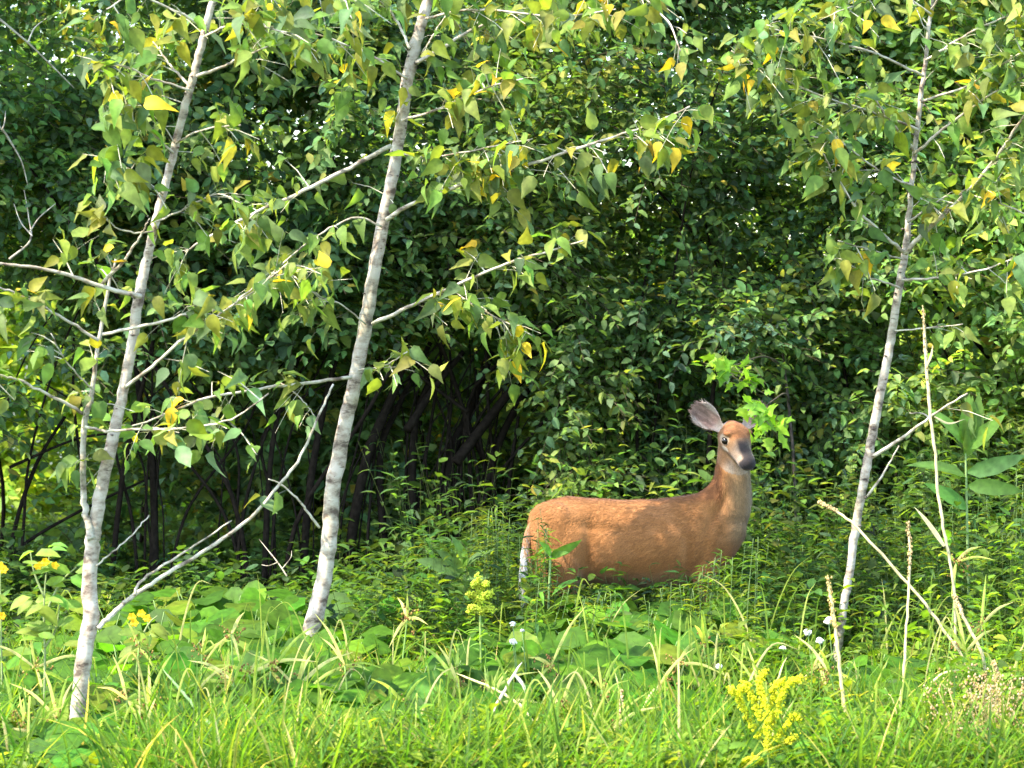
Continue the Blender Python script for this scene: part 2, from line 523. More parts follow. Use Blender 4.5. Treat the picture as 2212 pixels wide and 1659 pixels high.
def thicket():
    def sample(n, x0, x1, y0, y1, z0, z1):
        return np.stack([rng.uniform(x0, x1, n), rng.uniform(y0, y1, n), rng.uniform(z0, z1, n)], 1)

    # front canopy
    p = sample(90000, -3.9, 3.9, 18.6, 21.4, .15, 4.7)
    front = 19.15 + 1.3 * (vnoise(p * [.9, .0, 1.0] + [3, 1, 2]) - .5) + .7 * (vnoise(p * [2.4, 0, 2.4] + 9) - .5)
    front += .35 * np.clip(1.6 - p[:, 2], 0, 2) * 0
    dd = p[:, 1] - front
    lump = vnoise(p * [2.3, 2.0, 2.6] + 4) * .6 + vnoise(p * [5.2, 4.5, 5.5]) * .4
    ok = (dd > 0) & (lump > .445 + .02 * rng.standard_normal(len(p))) & (p[:, 2] > low_limit(p[:, 0], p[:, 1]) + .25 * (vnoise(p * 3.1) - .5))
    gapn = vnoise(p * [1.5, .8, 1.7] + 21)
    ok &= gapn > .41 + .03 * rng.standard_normal(len(p))
    ok &= rng.random(len(p)) < np.clip(1.15 - .38 * dd, .25, 1)
    pf = p[ok][:21000]; print('front twigs', ok.sum())
    # canopy outside the frame and behind: bigger, fewer
    q = sample(34000, -6.5, 6.5, 18.9, 25.0, .1, 5.5)
    infr = (np.abs(q[:, 0]) < 3.6) & (q[:, 1] < 21.2) & (q[:, 2] < 4.4)
    lump = vnoise(q * [1.9, 1.6, 2.1] + 14)
    lim = low_limit(q[:, 0], q[:, 1])
    deep = (q[:, 1] > 21.8) & (q[:, 0] > -2.1) & (q[:, 2] > .1)
    okq = ~infr & (lump > .42) & ((q[:, 2] > lim) | (deep & (rng.random(len(q)) < .8)))
    # thin the back on the left so that the sunlit clearing shows through
    px = CX + F_PX * q[:, 0] / q[:, 1]
    gap = (px < 520) & (q[:, 2] < 1.75) & (q[:, 1] > 19.5)
    okq &= ~(gap & (rng.random(len(q)) < .93))
    pq = q[okq][:9500]
    hc = sample(6800, -3.2, .35, 20.7, 24.2, .15, 2.1)
    hpx = CX + F_PX * hc[:, 0] / hc[:, 1]
    hc = hc[(vnoise(hc * [2.2, 1.6, 1.8] + 31) > np.interp(hpx, [0, 250, 470, 600, 850, 1150, 1200], [.80, .76, .56, .44, .52, .50, .38]) - .10 * (hc[:, 2] < 1.0))]
    pq = np.concatenate([pq, hc])
    allp = np.concatenate([pf, pq])
    big = np.concatenate([np.zeros(len(pf)), np.ones(len(pq))])
    n = len(allp)
    out = np.stack([rng.normal(0, .8, n), -np.abs(rng.normal(.55, .45, n)), rng.normal(.12, .45, n)], 1)
    up = np.stack([rng.normal(0, .30, n), rng.normal(-.14, .32, n), np.ones(n)], 1)
    owner = np.argmin(((allp[:, None, :2] - SH_XY[None]) * [1.0, .75]).__pow__(2).sum(-1), 1)
    wall_cols = palette(36, WALL_COLS, WALL_W)
    STEMS[2] = STEMS[2] + fan(1, 7, 150, 480, (-260, 300), (690, 860), 4, 9)
    STEMS[3] = STEMS[3] + fan(2, 13, 500, 800, (-260, 330), (680, 830), 3, 9)
    STEMS[4] = STEMS[4] + fan(3, 24, 860, 1090, (-160, 380), (640, 820), 3, 11)
    for si, (px_, Y_, lab) in enumerate(SHRUBS):
        bx, by = SH_XY[si]
        root = thing('shrub', (bx, by, float(ground_z(bx, by))), lab, 'shrub', 'shrubs of the thicket behind the deer')
        org = np.array(root.location)
        idx = np.nonzero(owner == si)[0]
        sm, bg_ = idx[big[idx] == 0], idx[big[idx] == 1]
        g, tw = Geo(), Geo()
        cand = []
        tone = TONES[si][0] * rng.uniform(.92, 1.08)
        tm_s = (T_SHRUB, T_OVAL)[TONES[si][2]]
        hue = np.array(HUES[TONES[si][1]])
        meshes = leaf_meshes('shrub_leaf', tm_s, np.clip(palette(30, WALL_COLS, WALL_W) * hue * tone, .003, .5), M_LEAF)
        for ii, k, ll, L in ((sm, 8, .084 * TONES[si][3], .40), (bg_, 8, .12, .55)):
            if len(ii) == 0:
                continue
            pos, R, S, (A, B, C) = sprays(allp[ii], out[ii], up[ii], L * rng.uniform(.7, 1.25, len(ii)), k, ll)
            tint = palette(len(ii), WALL_COLS, WALL_W, .12)
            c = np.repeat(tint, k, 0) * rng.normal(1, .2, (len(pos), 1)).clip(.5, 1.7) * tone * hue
            yel = rng.random(len(pos)) < .005
            c[yel] = [.28, .22, .03]
            tw.twigs(A, B, C, np.full(len(ii), .0032), (.07, .055, .035))
            # the leaves that show largest become parts of their own
            X_, Y2 = proj(pos)
            vis = (X_ > 0) & (X_ < 2212) & (Y2 > 0) & (Y2 < 1500)
            dist = pos[:, 1] - S * 6 + np.where(vis, 0, 100)
            cand.append((pos, R, S, c, dist))
        nfine = len(sm) * 8
        pos, R, S, c, dist = [np.concatenate(z) for z in zip(*cand)]
        order = np.argsort(dist)
        nh = int(min(300, (dist < 50).sum()))
        hero, rest = order[:nh], order[nh:]
        leaf_objects(root, meshes, pos[hero], R[hero], S[hero])
        for part, tm in ((rest[rest < nfine], tm_s), (rest[rest >= nfine], T_LOW)):
            add_leaves(g, pos[part], R[part], S[part], tm, c[part])
        tag(g.build('foliage', M_LEAF, root, org), kind='stuff')
        tag(tw.build('twigs', M_DARKBARK, root, org), kind='stuff')
        # arching stems
        ns = 2 if by < 21.5 else 1
        for k in range(ns):
            a = rng.uniform(0, 2 * np.pi)
            h = rng.uniform(2.6, 4.6)
            lean = np.array([rng.normal(.35, .75), rng.normal(-.15, .35), 0])
            b0 = np.array([bx + .5 * math.cos(a), by + .5 * math.sin(a), -.03])
            pts = [b0]
            for t in (.2, .4, .6, .8, 1.):
                pts.append(b0 + np.array([0, 0, h * t * (1 - .12 * t)]) + lean * (t ** 1.6) * 1.4 + rng.normal(0, .05, 3))
            sg = Geo()
            r0 = rng.uniform(.008, .022)
            path = smooth_path(pts, 4)
            sg.tube(path, np.linspace(r0, r0 * .3, len(path)), (.016, .012, .009), 6, .2)
            sg.build('stem', M_DARKBARK, root, org)
        if si in STEMS:
            for pts, w in STEMS[si]:
                Y0 = by - .55
                wp = [P(x, y, Y0 + .12 * i) for i, (x, y) in enumerate(pts)]
                path = smooth_path(wp, 5)
                sg = Geo()
                sg.tube(path, np.linspace(px2m(w, Y0) / 2, px2m(w, Y0) / 3.4, len(path)), (.014, .011, .008), 7, .2)
                sg.build('stem', M_DARKBARK, root, org)


def fan(seed, n, x0, x1, dx, top, wmin, wmax):
    r = np.random.default_rng(seed)
    out = []
    for i in range(n):
        x = r.uniform(x0, x1); d = r.uniform(*dx); t = r.uniform(*top); yb = r.uniform(1240, 1300)
        b = r.uniform(-.5, .5) * d + r.uniform(-25, 25)
        out.append(([(x, yb), (x + d * .12 + b * .3, yb - (yb - t) * .35), (x + d * .42 + b, yb - (yb - t) * .7), (x + d + r.uniform(-20, 20), t)], r.uniform(wmin, wmax)))
    return out


STEMS = {
    1: [([(10, 1330), (30, 1150), (80, 1000), (140, 900)], 12), ([(-20, 1250), (60, 1170), (200, 1090), (330, 1030)], 9),
        ([(20, 1010), (160, 950), (260, 935), (340, 930)], 7)],
    2: [([(335, 1300), (333, 1110), (325, 960), (300, 850), (290, 700)], 19), ([(300, 1280), (285, 1120), (255, 1000), (230, 880)], 9)],
    3: [([(570, 1290), (580, 1050), (600, 900), (650, 760)], 15), ([(650, 1290), (670, 1050), (700, 880), (730, 760)], 20),
        ([(740, 1280), (790, 1000), (850, 850), (880, 760)], 26)],
    4: [([(950, 1270), (960, 1100), (975, 980), (1010, 900), (1060, 760)], 34), ([(985, 1000), (1060, 900), (1120, 820), (1150, 760)], 24),
        ([(1000, 1270), (1040, 1090), (1080, 950), (1140, 840)], 26), ([(900, 1270), (890, 1050), (900, 900), (950, 780)], 22),
        ([(840, 1280), (820, 1000), (860, 880), (930, 740)], 18), ([(880, 930), (930, 850), (1000, 760)], 20),
        ([(1090, 1270), (1100, 1050), (1120, 900)], 12), ([(1010, 890), (930, 830), (880, 790)], 9)],
    5: [([(1380, 1100), (1375, 850), (1380, 700), (1400, 560)], 8), ([(1300, 1100), (1310, 900), (1350, 760)], 9)],
    6: [([(1530, 1000), (1540, 850), (1560, 740)], 12)],
}
thicket()


# wood beyond the clearing, sunlight put into its brightened leaf colours
def far_wood():
    n = 17000
    p = np.stack([rng.uniform(-8, 8, n), rng.uniform(27.5, 32, n), rng.uniform(0, 8, n)], 1)
    p[:, 2] *= np.where(rng.random(n) < .35, .3, 1)
    p = p[vnoise(p * [.9, .7, 1.1] + 2) > np.where(p[:, 2] > 1.8, .10, .33)]
    n = len(p)
    d = np.stack([rng.normal(0, .8, n), rng.normal(-.5, .5, n), rng.normal(.1, .5, n)], 1)
    u = np.stack([rng.normal(0, .35, n), rng.normal(-.4, .3, n), np.ones(n)], 1)
    pos, R, S, (A, B, C) = sprays(p, d, u, np.full(n, .6), 8, .17)
    g = Geo()
    add_leaves(g, pos, R, S, T_LOW, palette(len(pos), [(.20, .30, .03), (.30, .36, .05), (.13, .22, .03)], [3, 3, 1.5]))
    tag(g.build('woodland_foliage', M_LEAF), 'sunlit green woodland seen through the gaps of the thicket', 'woodland', kind='stuff')


far_wood()

# ------------------------------------------------------------------ pale poplar saplings
POP_COLS = [(.090, .155, .028), (.125, .178, .030), (.090, .142, .050), (.165, .185, .026), (.20, .19, .02), (.52, .40, .02)]
POP_W = [3.8, 4, 2.8, 2.6, .7, .25]
pop_cols = palette(60, POP_COLS, POP_W, .12)
POP_MESH = leaf_meshes('poplar_leaf', T_POP, pop_cols, M_POP)


def sapling(label, Y, trunk, forks, branches, tw_, dens=1.0, seed=1):
    """trunk / forks: [(px, py, width px)], branches: (points px, width, leafiness, depth drift)"""
    base = P(trunk[0][0], trunk[0][1], Y)
    root = thing('sapling', (base[0], Y, 0.0), label, 'sapling', 'pale barked young poplars in the meadow')
    org = np.array(root.location)

    def limb(pts, w, drift, name, shade):
        n = len(pts)
        wp = np.array([P(x, y, Y + drift * i / max(1, n - 1)) for i, (x, y) in enumerate(pts)])
        path = smooth_path(wp, 6)
        path[1:-1] += rng.normal(0, .002, (len(path) - 2, 3))
        ww = np.interp(np.linspace(0, n - 1, len(path)), np.arange(n), w)
        g = Geo()
        g.tube(path, px2m(ww, Y) / 2 * (1 + .022 * rng.standard_normal(len(path))), shade, 10, .05)
        g.build(name, M_BARK, root, org)
        return path

    paths = []
    tp = limb([(a, b) for a, b, _ in trunk], [c * tw_ * (1.45 if i_ == 0 else 1.15 if i_ == 1 else 1) for i_, (*_, c) in enumerate(trunk)], .15, 'trunk', (.50, .44, .36))
    paths.append((tp[len(tp) // 2:], .8))
    for fk in forks:
        fp = limb([(a, b) for a, b, _ in fk], [c for *_, c in fk], .12, 'limb', (.42, .39, .31))
        paths.append((fp, .5))
    for pts, w, lf, drift in branches:
        bp_ = limb(pts, np.linspace(w, max(2.5, w * .4), len(pts)), drift, 'branch', (.58, .53, .42))
        if lf > 0:
            paths.append((bp_, lf))
    g = Geo()
    for pts, w, lf, drift in branches:
        q = tp[np.argmin(((tp - P(pts[0][0], pts[0][1], Y)) ** 2).sum(1))]
        if np.linalg.norm(q - P(pts[0][0], pts[0][1], Y)) < .12:
            side_ = 1 if pts[1][0] > pts[0][0] else -1
            g.blob(q + [side_ * px2m(8, Y), -px2m(8, Y), -.004], px2m(w * .75, Y), (.16, .13, .11), .8)
    for _ in range(16):
        q = tp[rng.integers(2, len(tp) - 8)] + rng.normal(0, .003, 3)
        a_ = rng.uniform(3.4, 6.0)
        g.blob(q + np.array([math.cos(a_), math.sin(a_), 0]) * px2m(13 * tw_, Y), rng.uniform(.006, .014), (.17, .13, .11), .55)
    tag(g.build('branch_scars', M_BARK, root, org), kind='stuff')
    # side twigs with leaves
    TA, TD, TL = [], [], []
    for path, lf in paths:
        seg = np.linalg.norm(np.diff(path, axis=0), axis=1)
        L = seg.sum()
        m = int(L * 21 * lf * dens)
        if m < 1:
            continue
        cum = np.concatenate([[0], np.cumsum(seg)])
        ts = L * rng.uniform(.12, 1.0, m) ** .8
        pp = np.stack([np.interp(ts, cum, path[:, k]) for k in range(3)], 1)
        tang = nrm(np.stack([np.interp(ts, cum, np.gradient(path[:, k])) for k in range(3)], 1))
        d = tang * rng.uniform(.1, .9, (m, 1)) + np.stack([rng.normal(0, .6, m), rng.normal(-.1, .6, m), rng.normal(.0, .45, m)], 1)
        TA.append(pp); TD.append(nrm(d)); TL.append(rng.uniform(.08, .27, m))
    A = np.concatenate(TA); D = np.concatenate(TD); L = np.concatenate(TL)
    n = len(A)
    k = 5
    t = np.tile((np.arange(k) + .9) / k, (n, 1)) * rng.uniform(.9, 1.05, (n, k))
    pos = A[:, None] + D[:, None] * (L[:, None] * t)[..., None] - np.array([0, 0, .25]) * (L[:, None] * t ** 2)[..., None]
    # petiole then a hanging leaf
    pd = nrm(D[:, None] * .6 + rng.normal(0, .6, (n, k, 3)) + np.array([0, -.1, -.15]))
    pl = rng.uniform(.025, .06, (n, k, 1))
    lp = pos + pd * pl
    Yd = pd * .8 + np.array([0, -.05, -.5]) + rng.normal(0, .45, (n, k, 3))
    N = np.array([0, -.35, .8]) + rng.normal(0, .6, (n, k, 3))
    R = frames(Yd.reshape(-1, 3), N.reshape(-1, 3))
    lp = lp.reshape(-1, 3); pos = pos.reshape(-1, 3)
    S = rng.uniform(.062, .138, len(lp))
    keep = rng.random(len(lp)) < .8
    lx, ly = proj(lp)
    ty = np.array([b for _, b, _ in trunk]); tx = np.array([a for a, *_ in trunk])
    keep &= ~((np.abs(lx - np.interp(ly, ty[::-1], tx[::-1])) < 24) & (rng.random(len(lp)) < .72))
    lp, pos, R, S = lp[keep], pos[keep], R[keep], S[keep]
    X_, Y_ = proj(lp)
    vis = (X_ > -10) & (X_ < 2222) & (Y_ > -10) & (Y_ < 1660)
    pri = np.where(vis, 0, 100) - S * 3 + (lp[:, 1] - Y)
    order = np.argsort(pri)
    nh = min(300, int(vis.sum()))
    print('sapling leaves', len(lp), 'visible', int(vis.sum()))
    leaf_objects(root, POP_MESH, lp[order[:nh]], R[order[:nh]], S[order[:nh]])
    g = Geo()
    rest = order[nh:]
    add_leaves(g, lp[rest], R[rest], S[rest], T_POP, palette(len(rest), POP_COLS, POP_W, .14))
    if len(rest):
        tag(g.build('foliage', M_POP, root, org), kind='stuff')
    tw = Geo()
    e = A + D * L[:, None] - np.array([0, 0, .25]) * L[:, None]
    tw.twigs(A, A + D * (L * .5)[:, None] - np.array([0, 0, .0625]) * L[:, None], e, np.full(n, .0034), (.46, .42, .28))
    tw.twigs(pos, (pos + lp) / 2 + np.array([0, 0, .004]), lp, np.full(len(pos), .0013), (.22, .24, .08))
    tag(tw.build('twigs', M_STEM, root, org), kind='stuff')
    return root


MID_Y = 16.3
sapling('middle white barked sapling leaning right, tallest, rooted left of the deer', MID_Y,
        [(640, 1520, 44), (650, 1450, 42), (665, 1395, 40), (680, 1330, 38), (700, 1250, 35), (712, 1150, 36), (720, 1050, 35), (745, 920, 32), (765, 830, 31),
         (790, 700, 30), (805, 600, 28), (830, 470, 28), (852, 360, 26), (868, 260, 26), (885, 150, 27), (905, 70, 25), (925, 0, 24), (965, -130, 20), (1010, -300, 15), (1040, -520, 8)],
        [],
        [([(845, 315), (740, 370), (640, 420), (560, 455), (470, 500), (400, 545)], 10, .9, -.3),
         ([(835, 475), (900, 435), (1010, 395), (1100, 370), (1250, 320), (1390, 275), (1490, 230)], 10, 1.3, -.5),
         ([(805, 700), (880, 665), (975, 620), (1080, 575), (1160, 550), (1260, 520)], 9, .7, -.4),
         ([(975, 622), (1010, 650), (1080, 690), (1150, 725)], 5, 1.4, -.2),
         ([(900, 135), (960, 100), (1030, 60), (1110, 30), (1200, -20)], 9, 1.0, .3),
         ([(885, 105), (865, 60), (830, 0), (800, -60)], 7, .9, .2),
         ([(912, 115), (940, 70), (970, 20), (990, -40)], 5, .6, -.2),
         ([(760, 815), (660, 828), (560, 840), (430, 865), (345, 900), (260, 930)], 8, .55, -.4),
         ([(580, 840), (610, 830), (650, 860), (680, 900)], 4, .3, -.1),
         ([(690, 1140), (660, 1100), (640, 1075), (605, 1045), (580, 1035)], 6, 0, -.2),
         ([(880, 170), (800, 120), (700, 80), (600, 60), (520, 40)], 6, 1.3, -.5),
         ([(920, 40), (1030, 20), (1200, 35), (1330, 20)], 6, 1.0, -.5),
         ([(868, 260), (950, 235), (1050, 190), (1130, 170)], 6, 1.0, -.5),
         ([(825, 490), (770, 470), (700, 500), (620, 560), (560, 620)], 5, 1.0, -.3),
         ([(860, 330), (930, 340), (1050, 320), (1150, 300)], 5, 1.2, -.4),
         ([(790, 700), (740, 660), (690, 640), (640, 600)], 4, .9, -.3),
         ([(775, 800), (830, 790), (880, 760)], 4, .9, -.2),
         ([(940, -50), (1100, -100), (1300, -60), (1430, 30), (1470, 110)], 7, .8, -.6),
         ([(950, -90), (800, -140), (650, -60), (560, -30)], 7, .9, -.3)],
        1.0, 1.0, 1)

LEFT_Y = 14.3
sapling('left white barked sapling that forks low, nearest of the three', LEFT_Y,
        [(158, 1650, 40), (165, 1580, 36), (172, 1500, 36), (185, 1400, 36), (197, 1330, 37), (193, 1260, 34), (200, 1170, 34), (206, 1130, 31), (220, 1050, 29), (245, 940, 26),
         (265, 850, 24), (285, 740, 24), (300, 640, 24), (311, 590, 23), (322, 540, 20), (335, 480, 19), (352, 420, 18), (375, 330, 18), (395, 250, 18), (412, 190, 18),
         (425, 140, 18), (440, 80, 17), (460, 0, 16), (495, -130, 12), (520, -300, 7)],
        [[(198, 1165, 20), (188, 1120, 15), (180, 1060, 14), (182, 930, 14), (200, 840, 11), (213, 740, 9), (228, 650, 8), (250, 560, 5)]],
        [([(305, 640), (240, 625), (160, 598), (90, 580), (0, 570), (-90, 555)], 11, .25, -.3),
         ([(220, 615), (270, 560), (300, 515), (320, 480)], 8, .4, -.1),
         ([(213, 735), (140, 690), (60, 645), (0, 620), (-60, 590)], 7, .45, -.3),
         ([(182, 895), (120, 860), (50, 825), (0, 810), (-60, 790)], 8, .2, -.3),
         ([(222, 722), (330, 700), (420, 675), (490, 665), (560, 620), (620, 570)], 7, .9, -.3),
         ([(270, 838), (330, 790), (380, 745), (430, 710), (500, 660), (560, 610)], 8, .5, -.25),
         ([(184, 922), (230, 930), (300, 928), (400, 925), (500, 905), (580, 850)], 7, .45, -.3),
         ([(425, 165), (480, 145), (520, 125), (580, 100)], 8, .9, -.2),
         ([(412, 190), (385, 160), (360, 130), (330, 90)], 7, .9, .1),
         ([(213, 1357), (250, 1320), (290, 1285), (350, 1245), (450, 1185), (540, 1120), (600, 1050), (650, 985), (690, 895), (720, 830)], 11, .04, .4),
         ([(290, 1285), (310, 1250), (380, 1205), (440, 1165), (500, 1125)], 7, 0, .2),
         ([(208, 1222), (240, 1195), (270, 1170), (300, 1140), (322, 1112)], 4, 0, .2),
         ([(410, 195), (330, 170), (260, 140), (200, 150)], 5, 1.0, -.3),
         ([(375, 330), (320, 280), (270, 250), (230, 240)], 5, 1.4, -.25),
         ([(352, 420), (300, 380), (250, 350), (220, 350)], 5, 1.4, -.25),
         ([(380, 310), (440, 280), (520, 270)], 5, .9, -.2),
         ([(440, 80), (520, 50), (620, 70)], 5, .8, -.3),
         ([(445, 60), (370, 20), (290, -10), (230, 20)], 6, .8, -.3),
         ([(335, 480), (400, 450), (470, 420), (520, 440)], 4, .9, -.2),
         ([(330, 500), (270, 500), (210, 460)], 4, .7, -.2),
         ([(200, 840), (150, 790), (110, 720)], 4, .5, -.2),
         ([(470, -40), (600, -80), (720, -30), (760, 40)], 6, .9, -.4)],
        1.0, .85, 2)

RIGHT_Y = 16.4
sapling('right thin white barked sapling standing to the right of the deer', RIGHT_Y,
        [(1798, 1500, 26), (1808, 1410, 23), (1815, 1360, 24), (1822, 1310, 24), (1835, 1240, 24), (1847, 1150, 26), (1862, 1060, 26), (1877, 980, 28), (1892, 900, 27), (1912, 800, 26),
         (1930, 700, 24), (1945, 600, 24), (1956, 540, 21), (1963, 470, 17), (1971, 380, 15), (1980, 290, 15), (1990, 200, 14), (1998, 140, 12), (2006, 60, 11), (2015, 0, 10), (2035, -150, 7)],
        [],
        [([(1955, 547), (1990, 510), (2050, 455), (2120, 380), (2180, 300), (2230, 220)], 11, .8, -.4),
         ([(1992, 508), (2030, 470), (2060, 430), (2100, 400)], 5, .6, -.2),
         ([(1952, 545), (1900, 500), (1850, 450), (1800, 370), (1770, 320)], 8, .9, -.4),
         ([(1885, 987), (1950, 945), (2010, 900), (2090, 850)], 9, .12, -.3),
         ([(1874, 1072), (1910, 1020), (1942, 963)], 6, 0, -.1),
         ([(2005, 900), (1990, 892), (1965, 892)], 4, 0, 0),
         ([(1943, 622), (1880, 600), (1820, 570), (1780, 550)], 5, .5, -.3),
         ([(1947, 605), (2030, 600), (2130, 580), (2220, 545)], 6, 1.0, -.3),
         ([(1973, 325), (1935, 275), (1900, 230), (1870, 180)], 7, .8, -.2),
         ([(1972, 335), (2050, 270), (2130, 210), (2220, 160)], 7, 1.0, -.3),
         ([(1932, 715), (2010, 708), (2080, 700)], 4, .5, -.2),
         ([(1995, 165), (1900, 120), (1800, 90), (1700, 70), (1640, 60)], 6, 1.0, -.5),
         ([(1982, 280), (1880, 240), (1780, 210), (1650, 150), (1580, 110)], 6, 1.2, -.5),
         ([(1968, 400), (1900, 370), (1820, 310), (1740, 290)], 5, 1.1, -.4),
         ([(2000, 130), (2080, 80), (2160, 40), (2230, 20)], 6, 1.2, -.3),
         ([(1990, 220), (2100, 180), (2210, 110)], 6, 1.2, -.3),
         ([(2010, 30), (1930, -20), (1850, 10), (1800, 30)], 5, 1.3, -.4),
         ([(2012, 20), (2060, -40), (2150, -50), (2230, 0)], 5, 1.0, -.4),
         ([(1960, 480), (2060, 420), (2160, 440), (2230, 470)], 5, .9, -.3),
         ([(1950, 560), (1880, 540), (1810, 520)], 4, .7, -.3)],
        .74, .85, 3)

# ------------------------------------------------------------------ the deer
DEER_Y = 17.2


def build_deer():
    K = DEER_Y / F_PX

    def D(px, py, y=0.0):
        q = P(px, py, DEER_Y)
        return np.array([q[0], DEER_Y + y, q[2]])

    root = thing('deer', (float(P(1380, 900, DEER_Y)[0]), DEER_Y, 0.0), 'reddish brown white-tailed doe standing side on, head turned to look at the viewer', 'deer')
    org = np.array(root.location)
    geo = Geo()

    def loft(rings):
        rings = np.array(rings); m, s = rings.shape[:2]
        i = np.arange(m - 1)[:, None] * s; j = np.arange(s)[None]; k = (j + 1) % s
        L = list(np.stack([i + j, i + k, i + s + k, i + s + j], -1).ravel()); T = [4] * ((m - 1) * s)
        L += list(range(s))[::-1] + list(range((m - 1) * s, m * s)); T += [s, s]
        geo.add(rings.reshape(-1, 3), L, T, (1, 1, 1))

    def ring(c, a, b, s=24, e=1.0):
        an = np.linspace(0, 2 * np.pi, s, endpoint=False)
        ca, sa = np.cos(an), np.sin(an)
        return np.asarray(c) + np.outer(np.sign(ca) * abs(ca) ** e, a) + np.outer(np.sign(sa) * abs(sa) ** e, b)

    # trunk
    st = [(1142, 1122, 1205, .045), (1148, 1104, 1228, .088), (1160, 1091, 1248, .125), (1190, 1079, 1262, .152), (1230, 1073, 1262, .165), (1290, 1077, 1259, .165),
          (1350, 1080, 1266, .182), (1410, 1078, 1271, .190), (1460, 1073, 1268, .180), (1510, 1066, 1258, .160), (1550, 1066, 1240, .135),
          (1580, 1075, 1212, .112), (1600, 1092, 1180, .085), (1611, 1112, 1160, .05)]
    xs = np.array([s_[0] for s_ in st]); dense = np.interp(np.linspace(0, len(st) - 1, 40), np.arange(len(st)), xs)
    rings = []
    for x in dense:
        t, b, w = [np.interp(x, xs, [s_[i] for s_ in st]) for i in (1, 2, 3)]
        c = D(x, (t + b) / 2); h = (b - t) / 2 * K
        r = ring(c, np.array([0, w, 0]), np.array([0, 0, h]), 28)
        # the flank is widest below the middle, the back narrower
        zz = (r[:, 2] - c[2]) / h
        r[:, 1] = DEER_Y + (r[:, 1] - DEER_Y) * (1 - .20 * np.clip(zz, 0, 1) ** 1.5)
        rings.append(r)
    loft(rings)

    def ellipsoid(c, r, rot=0.0):
        rr = []
        ca, sa = math.cos(rot), math.sin(rot)
        for u in np.linspace(-.985, .985, 13):
            q = math.sqrt(1 - u * u)
            an = np.linspace(0, 2 * np.pi, 18, endpoint=False)
            x, y, z = r[0] * q * np.cos(an), r[1] * q * np.sin(an), np.full(18, r[2] * u)
            rr.append(np.stack([x * ca + z * sa, y, -x * sa + z * ca], 1) + c)
        loft(rr)

    def limb(pts, rad, flat=1.0):
        pts = np.array(pts, float); n_ = 6
        path = smooth_path(pts, n_)
        rd = np.interp(np.linspace(0, len(pts) - 1, len(path)), np.arange(len(pts)), rad)
        t = nrm(np.gradient(path, axis=0)); b = np.array([0, 1., 0]); a = nrm(np.cross(b, t))
        loft([ring(p_, a_ * r_, np.cross(t_, a_) * r_ * flat, 16) for p_, a_, t_, r_ in zip(path, a, t, rd)])

    for sgn in (-1, 1):
        ellipsoid(D(1208, 1168, sgn * .075), (.13, .085, .20), -.18)
        ellipsoid(D(1530, 1165, sgn * .075), (.085, .075, .185), .25)
        limb([D(1205, 1140, sgn * .05), D(1208, 1180, sgn * .07), D(1212, 1225, sgn * .09), D(1206, 1285, sgn * .09), D(1176, 1335, sgn * .085), D(1166, 1368, sgn * .085), D(1172, 1420, sgn * .085), D(1178, 1452, sgn * .085), D(1190, 1466, sgn * .085), D(1198, 1476, sgn * .085)],
             [.07, .10, .112, .078, .040, .030, .020, .021, .017, .022], .85)
        f = 0 if sgn < 0 else 14
        limb([D(1535, 1150, sgn * .05), D(1528, 1195, sgn * .07), D(1520, 1235, sgn * .08), D(1520, 1290, sgn * .08), D(1524 + f, 1350, sgn * .078), D(1524 + f, 1400, sgn * .076), D(1527 + f, 1445, sgn * .076), D(1535 + f, 1462, sgn * .076), D(1541 + f, 1475, sgn * .076)],
             [.05, .078, .066, .040, .030, .019, .021, .017, .022], .85)

    # neck, rising from between the shoulders and turning towards the camera
    nk = [(1520, 1155, 0, .17, .13), (1548, 1118, 0, .168, .122), (1570, 1080, -.01, .134, .106), (1580, 1040, -.02, .098, .094), (1581, 1000, -.03, .082, .086), (1578, 962, -.035, .068, .072), (1576, 930, -.03, .055, .06)]
    path = smooth_path([D(a, b, c) for a, b, c, _, _ in nk], 6)
    ra = np.interp(np.linspace(0, len(nk) - 1, len(path)), np.arange(len(nk)), [k_[3] for k_ in nk])
    rb = np.interp(np.linspace(0, len(nk) - 1, len(path)), np.arange(len(nk)), [k_[4] for k_ in nk])
    t = nrm(np.gradient(path, axis=0)); a = nrm(np.cross(np.array([0, 1., 0]), t))
    loft([ring(p_, a_ * r1, np.cross(t_, a_) * r2, 24) for p_, a_, t_, r1, r2 in zip(path, a, t, ra, rb)])

    # head frame: F forward, S towards image right, U up
    yaw, pit = math.radians(24), math.radians(39)
    F = np.array([math.sin(yaw) * math.cos(pit), -math.cos(yaw) * math.cos(pit), -math.sin(pit)])
    S = nrm(np.cross(np.array([-.06, 0, 1.]), F)) * 1.0
    if S[0] < 0:
        S = -S
    U = np.cross(F, S) if np.cross(F, S)[2] > 0 else np.cross(S, F)
    H = D(1584, 941, -.075)
    HS = 1.07
    hd = lambda a_, b_, c_: H + (F * a_ + U * b_ + S * c_) * HS
    prof = [(-.085, .025, -.045, .035), (-.065, .048, -.075, .055), (-.03, .066, -.09, .074), (.0, .074, -.092, .080), (.03, .068, -.088, .081), (.052, .058, -.08, .073),
            (.078, .048, -.07, .060), (.110, .038, -.062, .050), (.143, .030, -.056, .046), (.172, .026, -.054, .046), (.192, .020, -.051, .043), (.206, .009, -.044, .034), (.214, -.006, -.031, .018)]
    rings = []
    for a_, tp, bt, w in prof:
        r = []
        for an in np.linspace(0, 2 * np.pi, 24, endpoint=False):
            cs, sn = math.cos(an), math.sin(an)
            # bridge narrower than the cheeks, jaw narrow below
            ww = w * (1 - .22 * max(0, sn) ** 2 - .30 * max(0, -sn) ** 2)
            r.append(hd(a_, (tp + bt) / 2 + (tp - bt) / 2 * sn, ww * np.sign(cs) * abs(cs) ** .85))
        rings.append(r)
    loft(rings)
